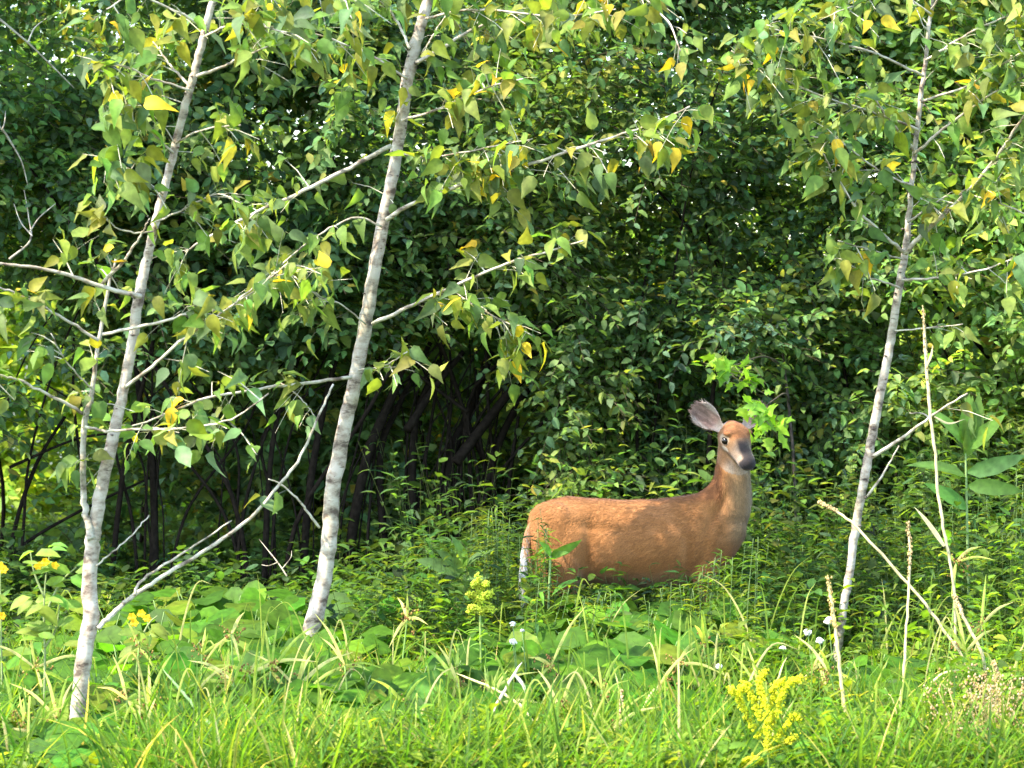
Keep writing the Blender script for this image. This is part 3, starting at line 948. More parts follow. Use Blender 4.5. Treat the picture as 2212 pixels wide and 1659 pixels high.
    # brow ridges over the eyes
    for sg in (-1, 1):
        ellipsoid(hd(.022, .040, sg * .050), (.028, .028, .018))
    # ears: thick cups
    EARS = []
    for sg, tip, op in ((-1, D(1499, 879, -.085), np.array([.16, -.97, -.05])), (1, D(1642, 876, -.03), np.array([-.1, -.95, .1]))):
        base = hd(-.030, .030, sg * .068)
        A = nrm(tip - base); Ln = np.linalg.norm(tip - base) + .012
        O = nrm(op - (op @ A) * A); W = np.cross(A, O)
        EARS.append((base, A, O, W, Ln))
        rings = []
        for tt, w, dp in ((-.12, .022, .02), (0, .026, .026), (.12, .036, .032), (.3, .056, .036), (.5, .066, .034), (.7, .065, .026), (.86, .052, .017), (.96, .030, .009), (1.0, .012, .004)):
            c = base + A * Ln * tt + O * .004
            us = np.linspace(-1, 1, 10)
            outer = [c + W * w * u - O * (dp * (1 - u * u) ** .7 + .004) for u in us]
            inn = [c + W * w * u * .93 - O * (dp * (1 - u * u) ** .7 - .0085 + .0) for u in us[::-1]]
            rings.append(outer + inn)
        loft(rings)

    # join everything into one continuous skin
    tmp = geo.build('deer_rough', M_STEM, None, (0, 0, 0), True)
    md = tmp.modifiers.new('r', 'REMESH'); md.mode = 'VOXEL'; md.voxel_size = .0062; md.use_smooth_shade = True
    ms = tmp.modifiers.new('s', 'SMOOTH'); ms.factor = .5; ms.iterations = 12
    dg = bpy.context.evaluated_depsgraph_get()
    me = bpy.data.meshes.new_from_object(tmp.evaluated_get(dg))
    bpy.data.objects.remove(tmp)
    n = len(me.vertices)
    V = np.empty(n * 3, np.float32); me.vertices.foreach_get('co', V); V = V.reshape(-1, 3).astype(float)
    NN = np.empty(n * 3, np.float32); me.vertices.foreach_get('normal', NN); NN = NN.reshape(-1, 3).astype(float)
    X, Y = proj(V)

    # muscle and rib relief on the near side of the body, as gentle displacement
    def bump(px, py, rx, ry, amt, rot=0):
        ca, sa = math.cos(rot), math.sin(rot)
        dx, dy = X - px, Y - py
        u = (dx * ca + dy * sa) / rx; v = (-dx * sa + dy * ca) / ry
        return amt * np.exp(-(u * u + v * v)) * (np.abs(NN[:, 1]) > .15)

    disp = bump(1272, 1185, 15, 75, -.026, .08) + bump(1305, 1140, 60, 12, -.014, .12) + bump(1228, 1112, 30, 32, .016, -.4) + bump(1225, 1200, 35, 60, .016) + bump(1290, 1105, 34, 20, .007)
    disp += bump(1380, 1180, 75, 40, .008) + bump(1548, 1108, 10, 48, -.024, .45) + bump(1514, 1120, 22, 45, .014) 
    disp += bump(1488, 1195, 12, 45, -.014)
    disp += .004 * (vnoise(V * 14) - .5)
    V = V + NN * disp[:, None]

    # ---- coat colours
    sm = lambda x, a_, b_: np.clip((x - a_) / (b_ - a_), 0, 1) ** 2 * (3 - 2 * np.clip((x - a_) / (b_ - a_), 0, 1))
    q = V - H
    ha, hb, hc = q @ F / HS, q @ U / HS, q @ S / HS
    base = np.tile(np.array([.245, .099, .027]), (n, 1))
    mix = lambda col_, m_: base * (1 - m_[:, None]) + np.array(col_) * m_[:, None]
    pn = vnoise(V * 9) * .6 + vnoise(V * 27) * .4
    base = mix([.295, .125, .040], sm(pn, .45, .7) * .8)
    base = mix([.17, .058, .017], sm(-Y, -1092, -1072) * (X < 1560) * .75)                  # darker line along the back
    base = mix([.30, .18, .085], sm(Y, 1222, 1268) * (X > 1245) * (X < 1500) * .8)            # pale belly
    base = mix([.21, .10, .045], sm(Y, 1300, 1380) * .6)                                      # legs
    neck = sm(X, 1555, 1600) * sm(-Y, -1200, -1150)
    base = mix([.24, .150, .072], neck * .85)
    base = mix([.34, .26, .17], sm(X, 1604, 1622) * (Y > 1000) * .5)
    tl = (X < 1142) & (Y > 1135)
    head = (ha > -.11) & (np.abs(hc) < .10) & (hb > -.12) & (Y < 1030)
    hd_m = lambda m_: m_ * head
    base = mix([.215, .110, .050], hd_m(np.ones(n)) * .8)
    base = mix([.26, .095, .032], hd_m(sm(hb, .02, .05) * (ha < .07)) * .8)                   # russet crown
    base = mix([.030, .021, .019], hd_m(sm(ha, .045, .10) * (1 - sm(np.abs(hc), .022, .044)) * (hb > -.02)))   # dark bridge of the nose
    base = mix([.20, .145, .105], hd_m(sm(ha, .06, .12) * sm(np.abs(hc), .022, .036)) * .8)    # greyer muzzle sides
    for sg in (-1, 1):
        de = np.sqrt(((ha - .030) / .036) ** 2 + ((hb - .012) / .030) ** 2 + ((hc - sg * .062) / .045) ** 2)
        base = mix([.36, .27, .19], hd_m(1 - sm(de, .65, 1.0)) * .9)                        # pale ring round the eye
        de = np.sqrt(((ha - .055) / .026) ** 2 + ((hb + .022) / .017) ** 2 + ((hc - sg * .055) / .03) ** 2)
        base = mix([.50, .42, .33], hd_m(1 - sm(de, .6, 1.1)) * .85)
        de = np.sqrt(((ha - .046) / .026) ** 2 + ((hb - .006) / .010) ** 2 + ((hc - sg * .062) / .03) ** 2)
        base = mix([.06, .04, .03], hd_m(1 - sm(de, .5, 1.0)) * .8)
    base = mix([.36, .29, .22], hd_m(sm(-hb, .040, .062) * sm(ha, .08, .13)) * .5)            # pale jaw
    base = mix([.24, .18, .14], hd_m(sm(ha, .140, .160) * (1 - sm(ha, .170, .182)) * sm(np.abs(hc), .024, .036)) * .7)  # band behind the nose
    base = mix([.60, .57, .52], hd_m(sm(ha, .150, .170) * sm(-hb, .034, .042)))               # white chin
    base = mix([.022, .016, .017], hd_m(sm(ha, .174, .186) * sm(hb, -.031, -.022)))           # nose pad
    base = mix([.05, .03, .028], hd_m(sm(ha, .13, .15) * np.exp(-((hb + .030) / .0042) ** 2)) * .9)  # mouth line
    for eb, A, O, W, Ln in EARS:
        e = V - eb
        ea, eo, ew = e @ A / Ln, e @ O, e @ W
        reg = (ea > -.02) & (ea < 1.08) & (np.abs(ew) < .07) & (np.abs(eo) < .06)
        inner = reg * sm(NN @ O, -.1, .35)
        outer = reg * (1 - sm(NN @ O, -.1, .35)) * sm(ea, .02, .15)
        base = mix([.15, .085, .05], outer)
        base = mix([.30, .185, .145], inner)
        stripes = .5 + .5 * np.sin(ew * 210 + ea * 6 + 5 * pn)
        base = mix([.11, .055, .042], inner * stripes * .55 * sm(ea, .15, .3) * (1 - sm(ea, .75, .95)))
        base = mix([.42, .33, .27], inner * sm(np.abs(ew), .036, .047) * .9)
        base = mix([.42, .33, .26], inner * (1 - sm(ea, .06, .25)) * .8)
    base *= (1 + .06 * rng.standard_normal((n, 1))).clip(.7, 1.3)
    base = np.clip(base, .01, .9)

    me.vertices.foreach_set('co', (V - org).astype(np.float32).ravel())
    at = me.color_attributes.new('Col', 'FLOAT_COLOR', 'POINT') if 'Col' not in me.color_attributes else me.color_attributes['Col']
    at.data.foreach_set('color', np.concatenate([base, np.ones((n, 1))], 1).astype(np.float32).ravel())
    me.polygons.foreach_set('use_smooth', np.ones(len(me.polygons), bool))
    me.materials.clear()
    m_coat = solid_material('deer_coat', .75, .25, 190, .22, .2)
    pb = [nd for nd in m_coat.node_tree.nodes if nd.type == 'BSDF_PRINCIPLED'][0]
    pb.inputs['Sheen Weight'].default_value = .12
    me.materials.append(m_coat)
    me.update()
    body = bpy.data.objects.new('body', me); body.parent = root; col.objects.link(body)

    # coat: short hairs lying back along the body
    nh = 70000
    ids = rng.integers(0, n, nh)
    pz = V[ids]; nz_ = NN[ids]
    flow = np.tile(np.array([-.85, 0, -.45]), (nh, 1))
    onhead = head[ids]
    flow[onhead] = -F
    neckm = (X[ids] > 1545) & (Y[ids] < 1110) & ~onhead
    flow[neckm] = [.1, 0, -1]
    for eb, A, O, W, Ln in EARS:
        e = pz - eb
        reg = (e @ A / Ln > -.02) & (e @ A / Ln < 1.1) & (np.abs(e @ W) < .07) & (np.abs(e @ O) < .06)
        flow[reg] = A
    noset = onhead & (ha[ids] > .15)
    flow = flow + .25 * rng.standard_normal((nh, 3))
    flow = nrm(flow - (flow * nz_).sum(1, keepdims=True) * nz_)
    ln = np.where(onhead, .006, .021)[:, None] * rng.uniform(.6, 1.3, (nh, 1))
    tip = pz + flow * ln + nz_ * ln * .28
    wv = nrm(np.cross(flow, nz_)) * np.where(onhead, .0011, .0018)[:, None]
    keep = ~noset & ((X[ids] > 1140))
    hv = np.stack([pz - wv, pz + wv, tip], 1)[keep]
    g = Geo()
    cc = np.repeat(base[ids][keep] * rng.normal(1.0, .14, (keep.sum(), 1)).clip(.6, 1.5), 3, 0)
    g.add(hv, np.arange(keep.sum() * 3), np.full(keep.sum(), 3), np.clip(cc, .01, .9))
    tag(g.build('fur', m_coat, root, org), kind='stuff')

    # eyes
    m_eye = solid_material('dark_wet_eye', .12, 0, 10, .05, .35)
    for sg in (-1, 1):
        g = Geo()
        c = hd(.038, .010, sg * .0640)
        rr = []
        for u in np.linspace(-.99, .99, 11):
            qq = math.sqrt(1 - u * u)
            an = np.linspace(0, 2 * np.pi, 18, endpoint=False)
            rr.append(c + .0215 * (np.outer(np.cos(an) * qq, F) * 1.0 + np.outer(np.sin(an) * qq, U) * .92 + u * S))
        rr = np.array(rr); m_, s_ = rr.shape[:2]
        i = np.arange(m_ - 1)[:, None] * s_; j = np.arange(s_)[None]; k = (j + 1) % s_
        L = list(np.stack([i + j, i + k, i + s_ + k, i + s_ + j], -1).ravel()) + list(range(s_)) + list(range((m_ - 1) * s_, m_ * s_))
        g.add(rr.reshape(-1, 3), L, [4] * ((m_ - 1) * s_) + [s_, s_], (.008, .005, .004))
        g.build('eye', m_eye, root, org)
    # nostrils and moist nose
    g = Geo()
    for sg in (-1, 1):
        rr = [hd(.2045 + .004 * math.cos(an), -.014 + .006 * math.sin(an), sg * (.0145 + .006 * math.cos(an))) for an in np.linspace(0, 2 * np.pi, 9, endpoint=False)]
        ctr = hd(.200, -.014, sg * .0145)
        V_ = np.array(rr + [ctr + F * .010])
        g.add(V_, sum([[k, (k + 1) % 9, 9] for k in range(9)], []), [3] * 9, (.006, .004, .004))
    g.build('nostrils', m_eye, root, org)
    # tail: hanging flag, white underneath
    g = Geo()
    tp = smooth_path([D(1152, 1125, -.02), D(1140, 1150, -.06), D(1131, 1200, -.12), D(1128, 1250, -.15), D(1130, 1295, -.16)], 5)
    wr = np.interp(np.linspace(0, 4, len(tp)), range(5), [.018, .024, .024, .020, .008])
    for i in range(900):
        f_ = rng.random() ** .8 * (len(tp) - 1.01); k = int(f_); p0 = tp[k] * (1 - f_ + k) + tp[k + 1] * (f_ - k)
        w = np.interp(f_, range(len(tp)), wr)
        an = rng.uniform(0, 2 * np.pi)
        off = np.array([math.cos(an) * w * .55, math.sin(an) * w, 0])
        p1 = p0 + off; p2 = p1 + off * .35 + np.array([rng.normal(0, .006), rng.normal(0, .006), -rng.uniform(.03, .06)])
        wd = np.array([.0022, .001, 0])
        c = np.array([.62, .60, .56]) if f_ / len(tp) > .42 + .1 * rng.standard_normal() else np.array([.42, .22, .10])
        g.add([p1 - wd, p1 + wd, p2], [0, 1, 2], [3], c * rng.uniform(.8, 1.05))
    g.tube(tp, wr * .7, np.repeat(np.where((np.arange(len(tp)) > .42 * len(tp))[:, None], [.55, .53, .5], [.24, .11, .05]), 8, 0), 8)
    g.build('tail', m_coat, root, org)


build_deer()

# ------------------------------------------------------------------ undergrowth, weeds and grass
def veg_height(x, y):
    """height of the weeds over the meadow"""
    px = CX + F_PX * x / y
    h = np.interp(y, [12, 13.5, 15, 16, 16.8, 17.6, 18.2, 19, 20, 24], [.20, .22, .28, .46, .60, .74, .90, 1.05, 1.0, .9])
    h = h * np.interp(px, [0, 500, 700, 1000, 1300, 1700, 2212], [.75, .62, .85, 1.1, .95, 1.1, 1.35])
    h = np.where((px < 900) & (y > 17.5), h * .62, h)
    h = np.where((px > 1180) & (px < 1570) & (y > 14.4) & (y < 16.6), np.minimum(h, .17), h)
    h = np.where((px > 700) & (px < 1180) & (y > 13.6) & (y < 15.6), np.minimum(h, .17), h)
    h = np.where((px > 1800) & (px < 2050) & (y > 14) & (y < 15.6), np.minimum(h, .17), h)
    h = np.where((px > 95) & (px < 240) & (y < 14.28), np.minimum(h, .06), h)
    h = np.where((px > 1765) & (px < 1860) & (y > 15) & (y < 16.45), np.minimum(h, .14), h)
    h = np.where((px > 1570) & (px < 1750) & (y < 13.6), np.minimum(h, .05), h)
    h = np.where((px < 720) & (y > 14.8) & (y < 17.9), np.minimum(h, .27), h)
    h = h * (.55 + .9 * vnoise(np.stack([x * 1.7, y * 1.7, 0 * x + 5], 1)))
    h = np.where((px < 560) & (y > 20), np.minimum(h, .30), h)
    h = np.where((px > 1120) & (px < 1640) & (y > 16.2) & (y < 17.8), np.minimum(h, .56), h)
    return h


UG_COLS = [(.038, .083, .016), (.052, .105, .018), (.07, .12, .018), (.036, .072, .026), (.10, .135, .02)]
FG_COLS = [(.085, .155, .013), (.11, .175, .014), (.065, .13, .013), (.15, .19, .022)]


def undergrowth():
    n = 8600
    y = 12.6 + (26.5 - 12.6) * rng.random(n) ** 1.1
    x = rng.uniform(-1.15, 1.15, n) * (1106 / F_PX * y + .25)
    h = veg_height(x, y) * rng.uniform(.5, 1.12, n)
    z = ground_z(x, y)
    A = np.stack([x, y, z], 1)
    lean = np.stack([rng.normal(0, .16, n), rng.normal(-.05, .14, n), np.ones(n)], 1)
    k = 13
    narrow = rng.random(n) < np.interp(CX + F_PX * x / y, [0, 600, 1000, 2212], [.12, .25, .6, .62])
    for nm, m_, tm, ln in (('narrow', narrow, T_NARROW, .118), ('oval', ~narrow, T_OVAL, .098)):
        a, l, hh, yy, xx = A[m_], lean[m_], h[m_], y[m_], x[m_]
        m = len(a)
        t = np.tile((np.arange(k) + .6) / k, (m, 1))
        t = .25 + .75 * t
        pos = a[:, None] + l[:, None] * (hh[:, None] * t)[..., None] + rng.normal(0, .012, (m, k, 3))
        ph = rng.uniform(0, 6.28, (m, 1)) + np.arange(k)[None] * 2.4
        upk = rng.uniform(.0, .9, (m, k))
        Yd = np.stack([np.cos(ph), np.sin(ph), upk], -1)
        N = np.stack([-np.cos(ph) * .5, -np.sin(ph) * .5, np.ones_like(ph)], -1) + rng.normal(0, .25, (m, k, 3))
        S = ln * (1.15 - .5 * t) * rng.uniform(.7, 1.3, (m, k)) * np.interp(yy, [12, 16, 20], [1.0, 1, 1.25])[:, None]
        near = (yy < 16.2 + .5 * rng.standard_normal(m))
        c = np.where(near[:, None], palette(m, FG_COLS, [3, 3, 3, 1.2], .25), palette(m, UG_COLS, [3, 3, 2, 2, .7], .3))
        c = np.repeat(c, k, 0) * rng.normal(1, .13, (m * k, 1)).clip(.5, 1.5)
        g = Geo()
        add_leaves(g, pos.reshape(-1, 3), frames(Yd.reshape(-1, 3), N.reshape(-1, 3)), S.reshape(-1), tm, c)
        g.twigs(a, a + l * (hh * .5)[:, None], a + l * hh[:, None], np.full(m, .0026), (.10, .14, .04))
        o = g.build('undergrowth', M_GROUNDLEAF)
        tag(o, 'tangled leafy weeds with %s leaves filling the meadow around the deer' % nm, 'undergrowth', kind='stuff')


undergrowth()


def grass():
    n = 17000
    y = 12.5 + 6.2 * rng.random(n) ** 1.15
    x = rng.uniform(-1.15, 1.15, n) * (1106 / F_PX * y + .2)
    pn = vnoise(np.stack([x * 1.6, y * 1.3, 0 * x], 1))
    px = CX + F_PX * x / y
    ok = (pn > np.interp(px, [0, 700, 1100, 2212], [.56, .48, .36, .28])) | (rng.random(n) < .22)
    x, y = x[ok], y[ok]; n = len(x)
    kp = ~((CX + F_PX * x / y > 1575) & (CX + F_PX * x / y < 1750) & (y < 13.15))
    kp &= ~((CX + F_PX * x / y > 110) & (CX + F_PX * x / y < 225) & (y < 14.25) & (rng.random(n) < .85))
    kp &= ~((CX + F_PX * x / y > 1770) & (CX + F_PX * x / y < 1850) & (y > 14.8) & (y < 16.4) & (rng.random(n) < .8))
    x, y = x[kp], y[kp]; n = len(x)
    A = np.stack([x, y, ground_z(x, y)], 1)
    an = rng.uniform(0, 6.28, n)
    Yd = np.stack([np.cos(an) * .33, np.sin(an) * .33, np.ones(n)], 1)
    N = np.stack([-np.cos(an), -np.sin(an), np.full(n, .25)], 1) + rng.normal(0, .3, (n, 3))
    S = rng.uniform(.14, .42, n) * np.interp(y, [12, 15, 18], [1.25, 1.1, 1.15])
    c = palette(n, [(.075, .15, .012), (.11, .18, .013), (.05, .11, .014), (.22, .23, .04), (.36, .30, .11)], [4, 3, 3.4, .7, .5])
    g = Geo()
    tm = [(V * np.array([.75, 1, 1]) , L, T, f) for V, L, T, f in T_BLADE]
    add_leaves(g, A, frames(Yd, N), S, tm, c)
    tag(g.build('grass', M_GRASS), 'bright yellow green meadow grass across the foreground', 'grass', kind='stuff')


grass()

# ------------------------------------------------------------------ single plants of the meadow
def gz(p):
    return float(ground_z(np.array([p[0]]), np.array([p[1]]))[0])


def colour_meshes(name, tm, cols, wts, mat, n=14):
    return leaf_meshes(name, tm, palette(n, cols, wts, .12), mat)


BROAD_COLS = [(.062, .145, .009), (.082, .170, .010), (.048, .115, .010), (.115, .19, .011)]
M_BROAD = leaf_material('broad_leaf', .45, .6, .2, 1.15)
BROAD_MESH = colour_meshes('broad_leaf', T_HEART, BROAD_COLS, [3, 3, 2, 1.5], M_BROAD, 18)


def broad_plant(px, py, Y, n, size, label, group, spread=.22, hmin=.18):
    """a clump of large heart shaped leaves on long stalks; px, py is the top of the clump"""
    top = P(px, py, Y)
    root = thing('broad_leaf_plant', (top[0], Y, gz((top[0], Y))), label, 'plant', group)
    org = np.array(root.location)
    g = Geo()
    p, Yd, N, S = [], [], [], []
    for i in range(n):
        a = 2.4 * i + rng.uniform(-.4, .4)
        r = spread * math.sqrt((i + .5) / n) * rng.uniform(.8, 1.2)
        hz = max(.08, (top[2] - org[2]) * (1 - .45 * (i / n)) * rng.uniform(.85, 1.05))
        tipp = org + np.array([math.cos(a) * r, math.sin(a) * r, hz])
        g.tube(smooth_path([org + [0.01 * math.cos(a), .01 * math.sin(a), -.02], org + np.array([math.cos(a) * r * .35, math.sin(a) * r * .35, hz * .65]), tipp], 3),
               [.004] * 7 if False else np.linspace(.0045, .0028, 7)[:len(smooth_path([org, org, org], 3))], (.12, .19, .05), 5)
        p.append(tipp)
        Yd.append([math.cos(a) + rng.normal(0, .2), math.sin(a) - .35 + rng.normal(0, .2), -.25 + rng.normal(0, .25)])
        N.append([rng.normal(0, .25), -.45 + rng.normal(0, .3), 1])
        S.append(size * rng.uniform(.7, 1.2))
    g.build('stalks', M_STEM, root, org)
    leaf_objects(root, BROAD_MESH, np.array(p), frames(np.array(Yd), np.array(N)), np.array(S))


BL0 = [(rng.uniform(230, 690), rng.uniform(1265, 1480)) for _ in range(26)] + [(rng.uniform(0, 900), rng.uniform(1430, 1580)) for _ in range(34)] + [(rng.uniform(700, 1560), rng.uniform(1340, 1560)) for _ in range(30)] + [(rng.uniform(0, 2212), rng.uniform(1560, 1640)) for _ in range(22)]
BL0 += [(rng.uniform(1215, 1545), rng.uniform(1285, 1420)) for _ in range(16)] + [(rng.uniform(1800, 2080), rng.uniform(1400, 1520)) for _ in range(9)]
BL0 = [(a + (110 if 610 < a < 710 and b < 1420 else 0), b) for a, b in BL0]
BL0 = [(a + (90 if 120 < a < 215 and b > 1400 else 0), b) for a, b in BL0]
BL = [(a, b, np.interp(b, [1260, 1430, 1580, 1640], [17.7, 15.0, 13.8, 13.2]) if a < 1150 else np.interp(b, [1280, 1420, 1580, 1640], [16.6, 15.2, 13.9, 13.2])) for a, b in BL0] + [(420, 1268, 17.6), (500, 1255, 17.8), (560, 1275, 17.4), (355, 1300, 17.0), (450, 1310, 16.8), (540, 1325, 16.6), (600, 1340, 16.4), (300, 1345, 16.2), (390, 1365, 16.0), (480, 1385, 15.8),
      (580, 1395, 15.6), (260, 1395, 15.5), (340, 1425, 15.3), (640, 1430, 15.3), (120, 1390, 15.6), (60, 1430, 15.2), (20, 1390, 15.6), (700, 1470, 15.0), (440, 1470, 14.9),
      (1290, 1285, 16.6), (1340, 1300, 16.5), (1390, 1318, 16.3), (1450, 1305, 16.5), (1500, 1322, 16.2), (1260, 1330, 16.0), (1430, 1352, 15.9),
      (1860, 1450, 15.2), (1930, 1430, 15.3), (1900, 1500, 14.8), (1960, 1490, 14.9), (820, 1560, 14.2), (870, 1600, 14.0), (1380, 1560, 14.2), (420, 1620, 13.8), (620, 1610, 13.8), (1560, 1590, 13.9), (250, 1600, 13.9), (1180, 1600, 13.9), (1000, 1560, 14.2)]
for i, (a, b, c) in enumerate(BL):
    if a < 720 and b < 1480:
        lab, grp = 'clump of large rounded green leaves on the shaded ground between the left and middle saplings', 'broad leaved clumps between the left and middle saplings'
        if a < 150:
            lab, grp = 'clump of large rounded leaves on the ground left of the left sapling', 'broad leaved clumps left of the left sapling'
    elif b < 1400:
        lab, grp = 'clump of large bright rounded leaves in front of the belly of the deer', 'broad leaved clumps in front of the deer'
    elif a > 1800:
        lab, grp = 'clump of bright lobed leaves at the foot of the right sapling', 'broad leaved clumps at the foot of the right sapling'
    else:
        lab, grp = 'clump of broad sunlit leaves low in the foreground grass', 'broad leaved clumps in the foreground grass'
    broad_plant(a, b, c, int(rng.integers(8, 13)), rng.uniform(.15, .21), lab, grp)

# ---- young maple over the head of the deer
MAPLE_MESH = colour_meshes('maple_leaf', T_MAPLE, [(.19, .31, .02), (.23, .35, .025), (.14, .26, .03)], [3, 3, 2], M_GROUNDLEAF, 12)  # leaf colours brightened to stand in for sun on this cluster


def hanging_branch():
    Y = 19.35
    b = P(1725, 1440, Y)
    root = thing('maple_sapling', (b[0], Y, 0), 'young maple with bright green leaves hanging over the right ear of the deer', 'sapling')
    org = np.array(root.location)
    tr = smooth_path([[b[0], Y, -.02], P(1722, 1200, Y), P(1715, 1000, Y), P(1700, 840, Y), P(1690, 760, Y)], 5)
    g = Geo(); g.tube(tr, np.linspace(.013, .007, len(tr)), (.06, .05, .04), 8, .1); g.build('trunk', M_DARKBARK, root, org)
    for pts, Y1, blob, nlf in (([(1705, 870), (1695, 850), (1670, 865), (1635, 890)], 16.75, [(1628, 890), (1650, 895), (1668, 915), (1640, 920), (1680, 905), (1655, 880), (1612, 885), (1676, 930), (1660, 935), (1630, 905)], 14),
                               ([(1693, 790), (1650, 770), (1600, 785), (1550, 800)], 17.2, [(1530, 795), (1560, 800), (1585, 790), (1605, 805), (1570, 815), (1550, 785), (1630, 835), (1600, 825), (1545, 815), (1620, 815)], 16)):
        path = smooth_path([P(x, y, Y + (Y1 - Y) * i / 3) for i, (x, y) in enumerate(pts)], 5)
        g = Geo(); g.tube(path, np.linspace(.006, .003, len(path)), (.08, .07, .045), 6); g.build('branch', M_DARKBARK, root, org)
        n = int(nlf * 2.3)
        p = np.array([P(blob[i % len(blob)][0] + rng.normal(0, 10), blob[i % len(blob)][1] + rng.normal(0, 10) - 6, Y1 + rng.uniform(-.08, .12)) for i in range(n)])
        Yd = np.stack([rng.normal(.1, .8, n), rng.normal(-.4, .5, n), rng.normal(-.4, .5, n)], 1)
        N = np.stack([rng.normal(0, .5, n), rng.normal(-.4, .4, n), rng.normal(.8, .35, n)], 1)
        leaf_objects(root, MAPLE_MESH, p, frames(Yd, N), rng.uniform(.05, .105, n))
        tw = Geo()
        near = np.array([path[np.argmin(((path - q) ** 2).sum(1))] for q in p])
        tw.twigs(near, (near + p) / 2 + [0, 0, .01], p, np.full(n, .0018), (.2, .16, .08)); tag(tw.build('leaf_stalks', M_STEM, root, org), kind='stuff')


hanging_branch()

# ---- wool grass / sedges: stem with long pale bracts and rusty seed heads
def flat_blade(g, pts, w, c):
    """a folded grass blade along a path"""
    path = smooth_path(pts, 5); m = len(path)
    t = nrm(np.gradient(path, axis=0))
    side = nrm(np.cross(t, np.array([.15, 1., .1])))
    up = np.cross(side, t)
    prof = np.interp(np.linspace(0, 1, m), [0, .25, .6, 1], [.55, 1, .75, .04])[:, None] * w / 2
    V = np.stack([path - side * prof + up * prof * .35, path, path + side * prof + up * prof * .35], 1).reshape(-1, 3)
    L = []
    for i in range(m - 1):
        for k in (0, 1):
            L += [3 * i + k, 3 * i + k + 1, 3 * i + 3 + k + 1, 3 * i + 3 + k]
    cc = np.repeat(np.asarray(c)[None] * np.interp(np.linspace(0, 1, m), [0, 1], [.9, 1.1])[:, None], 3, 0)
    g.add(V, L, [4] * ((m - 1) * 2), np.clip(cc, 0, 1))


STRAW = [np.array([.46, .43, .14]), np.array([.36, .40, .09]), np.array([.52, .46, .20]), np.array([.26, .34, .06])]


def sedge(px, py, Y, bracts, label, group, heads=1.0):
    node = P(px, py, Y)
    bx = node[0] + rng.normal(0, .06)
    root = thing('sedge', (bx, Y, gz((bx, Y))), label, 'sedge', group)
    org = np.array(root.location)
    g = Geo()
    g.tube(smooth_path([org + [0, 0, -.02], org * .45 + node * .55 + [rng.normal(0, .015), 0, 0], node], 5), .0042, (.16, .26, .05), 5)
    g.build('stem', M_STEM, root, org)
    if bracts is None:
        bracts = []
        for k in range(int(rng.integers(3, 6))):
            a = rng.uniform(-2.9, 2.9) if k > 1 else rng.uniform(-.9, .9)
            ln = rng.uniform(60, 170)
            dr = rng.uniform(.0, .5) * ln * (1 if abs(a) > .4 else .2)
            bracts.append((px + math.sin(a) * ln, py - math.cos(a) * ln * .8 + dr * .6))
    for (qx, qy) in bracts:
        e = P(qx, qy, Y + rng.uniform(-.12, .12))
        L = np.linalg.norm(e - node)
        mid = (e + node) / 2 + np.array([0, 0, .10 * L]) * (1 if abs(qx - px) > 15 else .1)
        g = Geo()
        flat_blade(g, [node, mid, e], px2m(rng.uniform(5.5, 9), Y), STRAW[rng.integers(0, 4)])
        g.build('bract', M_GRASS, root, org)
    if heads > 0:
        g = Geo()
        for k in range(int(9 * heads)):
            d = nrm(rng.normal(0, 1, 3) + [0, 0, .2])
            e = node + d * rng.uniform(.02, .075) + [0, 0, -.008]
            g.twigs(node[None], (node + e)[None] / 2 + [0, 0, .008], e[None], np.full(1, .0011), (.3, .24, .06))
            for j in range(4):
                cc = [(.22, .11, .035), (.30, .17, .05), (.17, .08, .03), (.38, .27, .08)][rng.integers(0, 4)]
                g.blob(e + rng.normal(0, .010, 3), rng.uniform(.0025, .0055), cc, 1.5)
        tag(g.build('seed_head', M_FLOWER, root, org), kind='stuff')


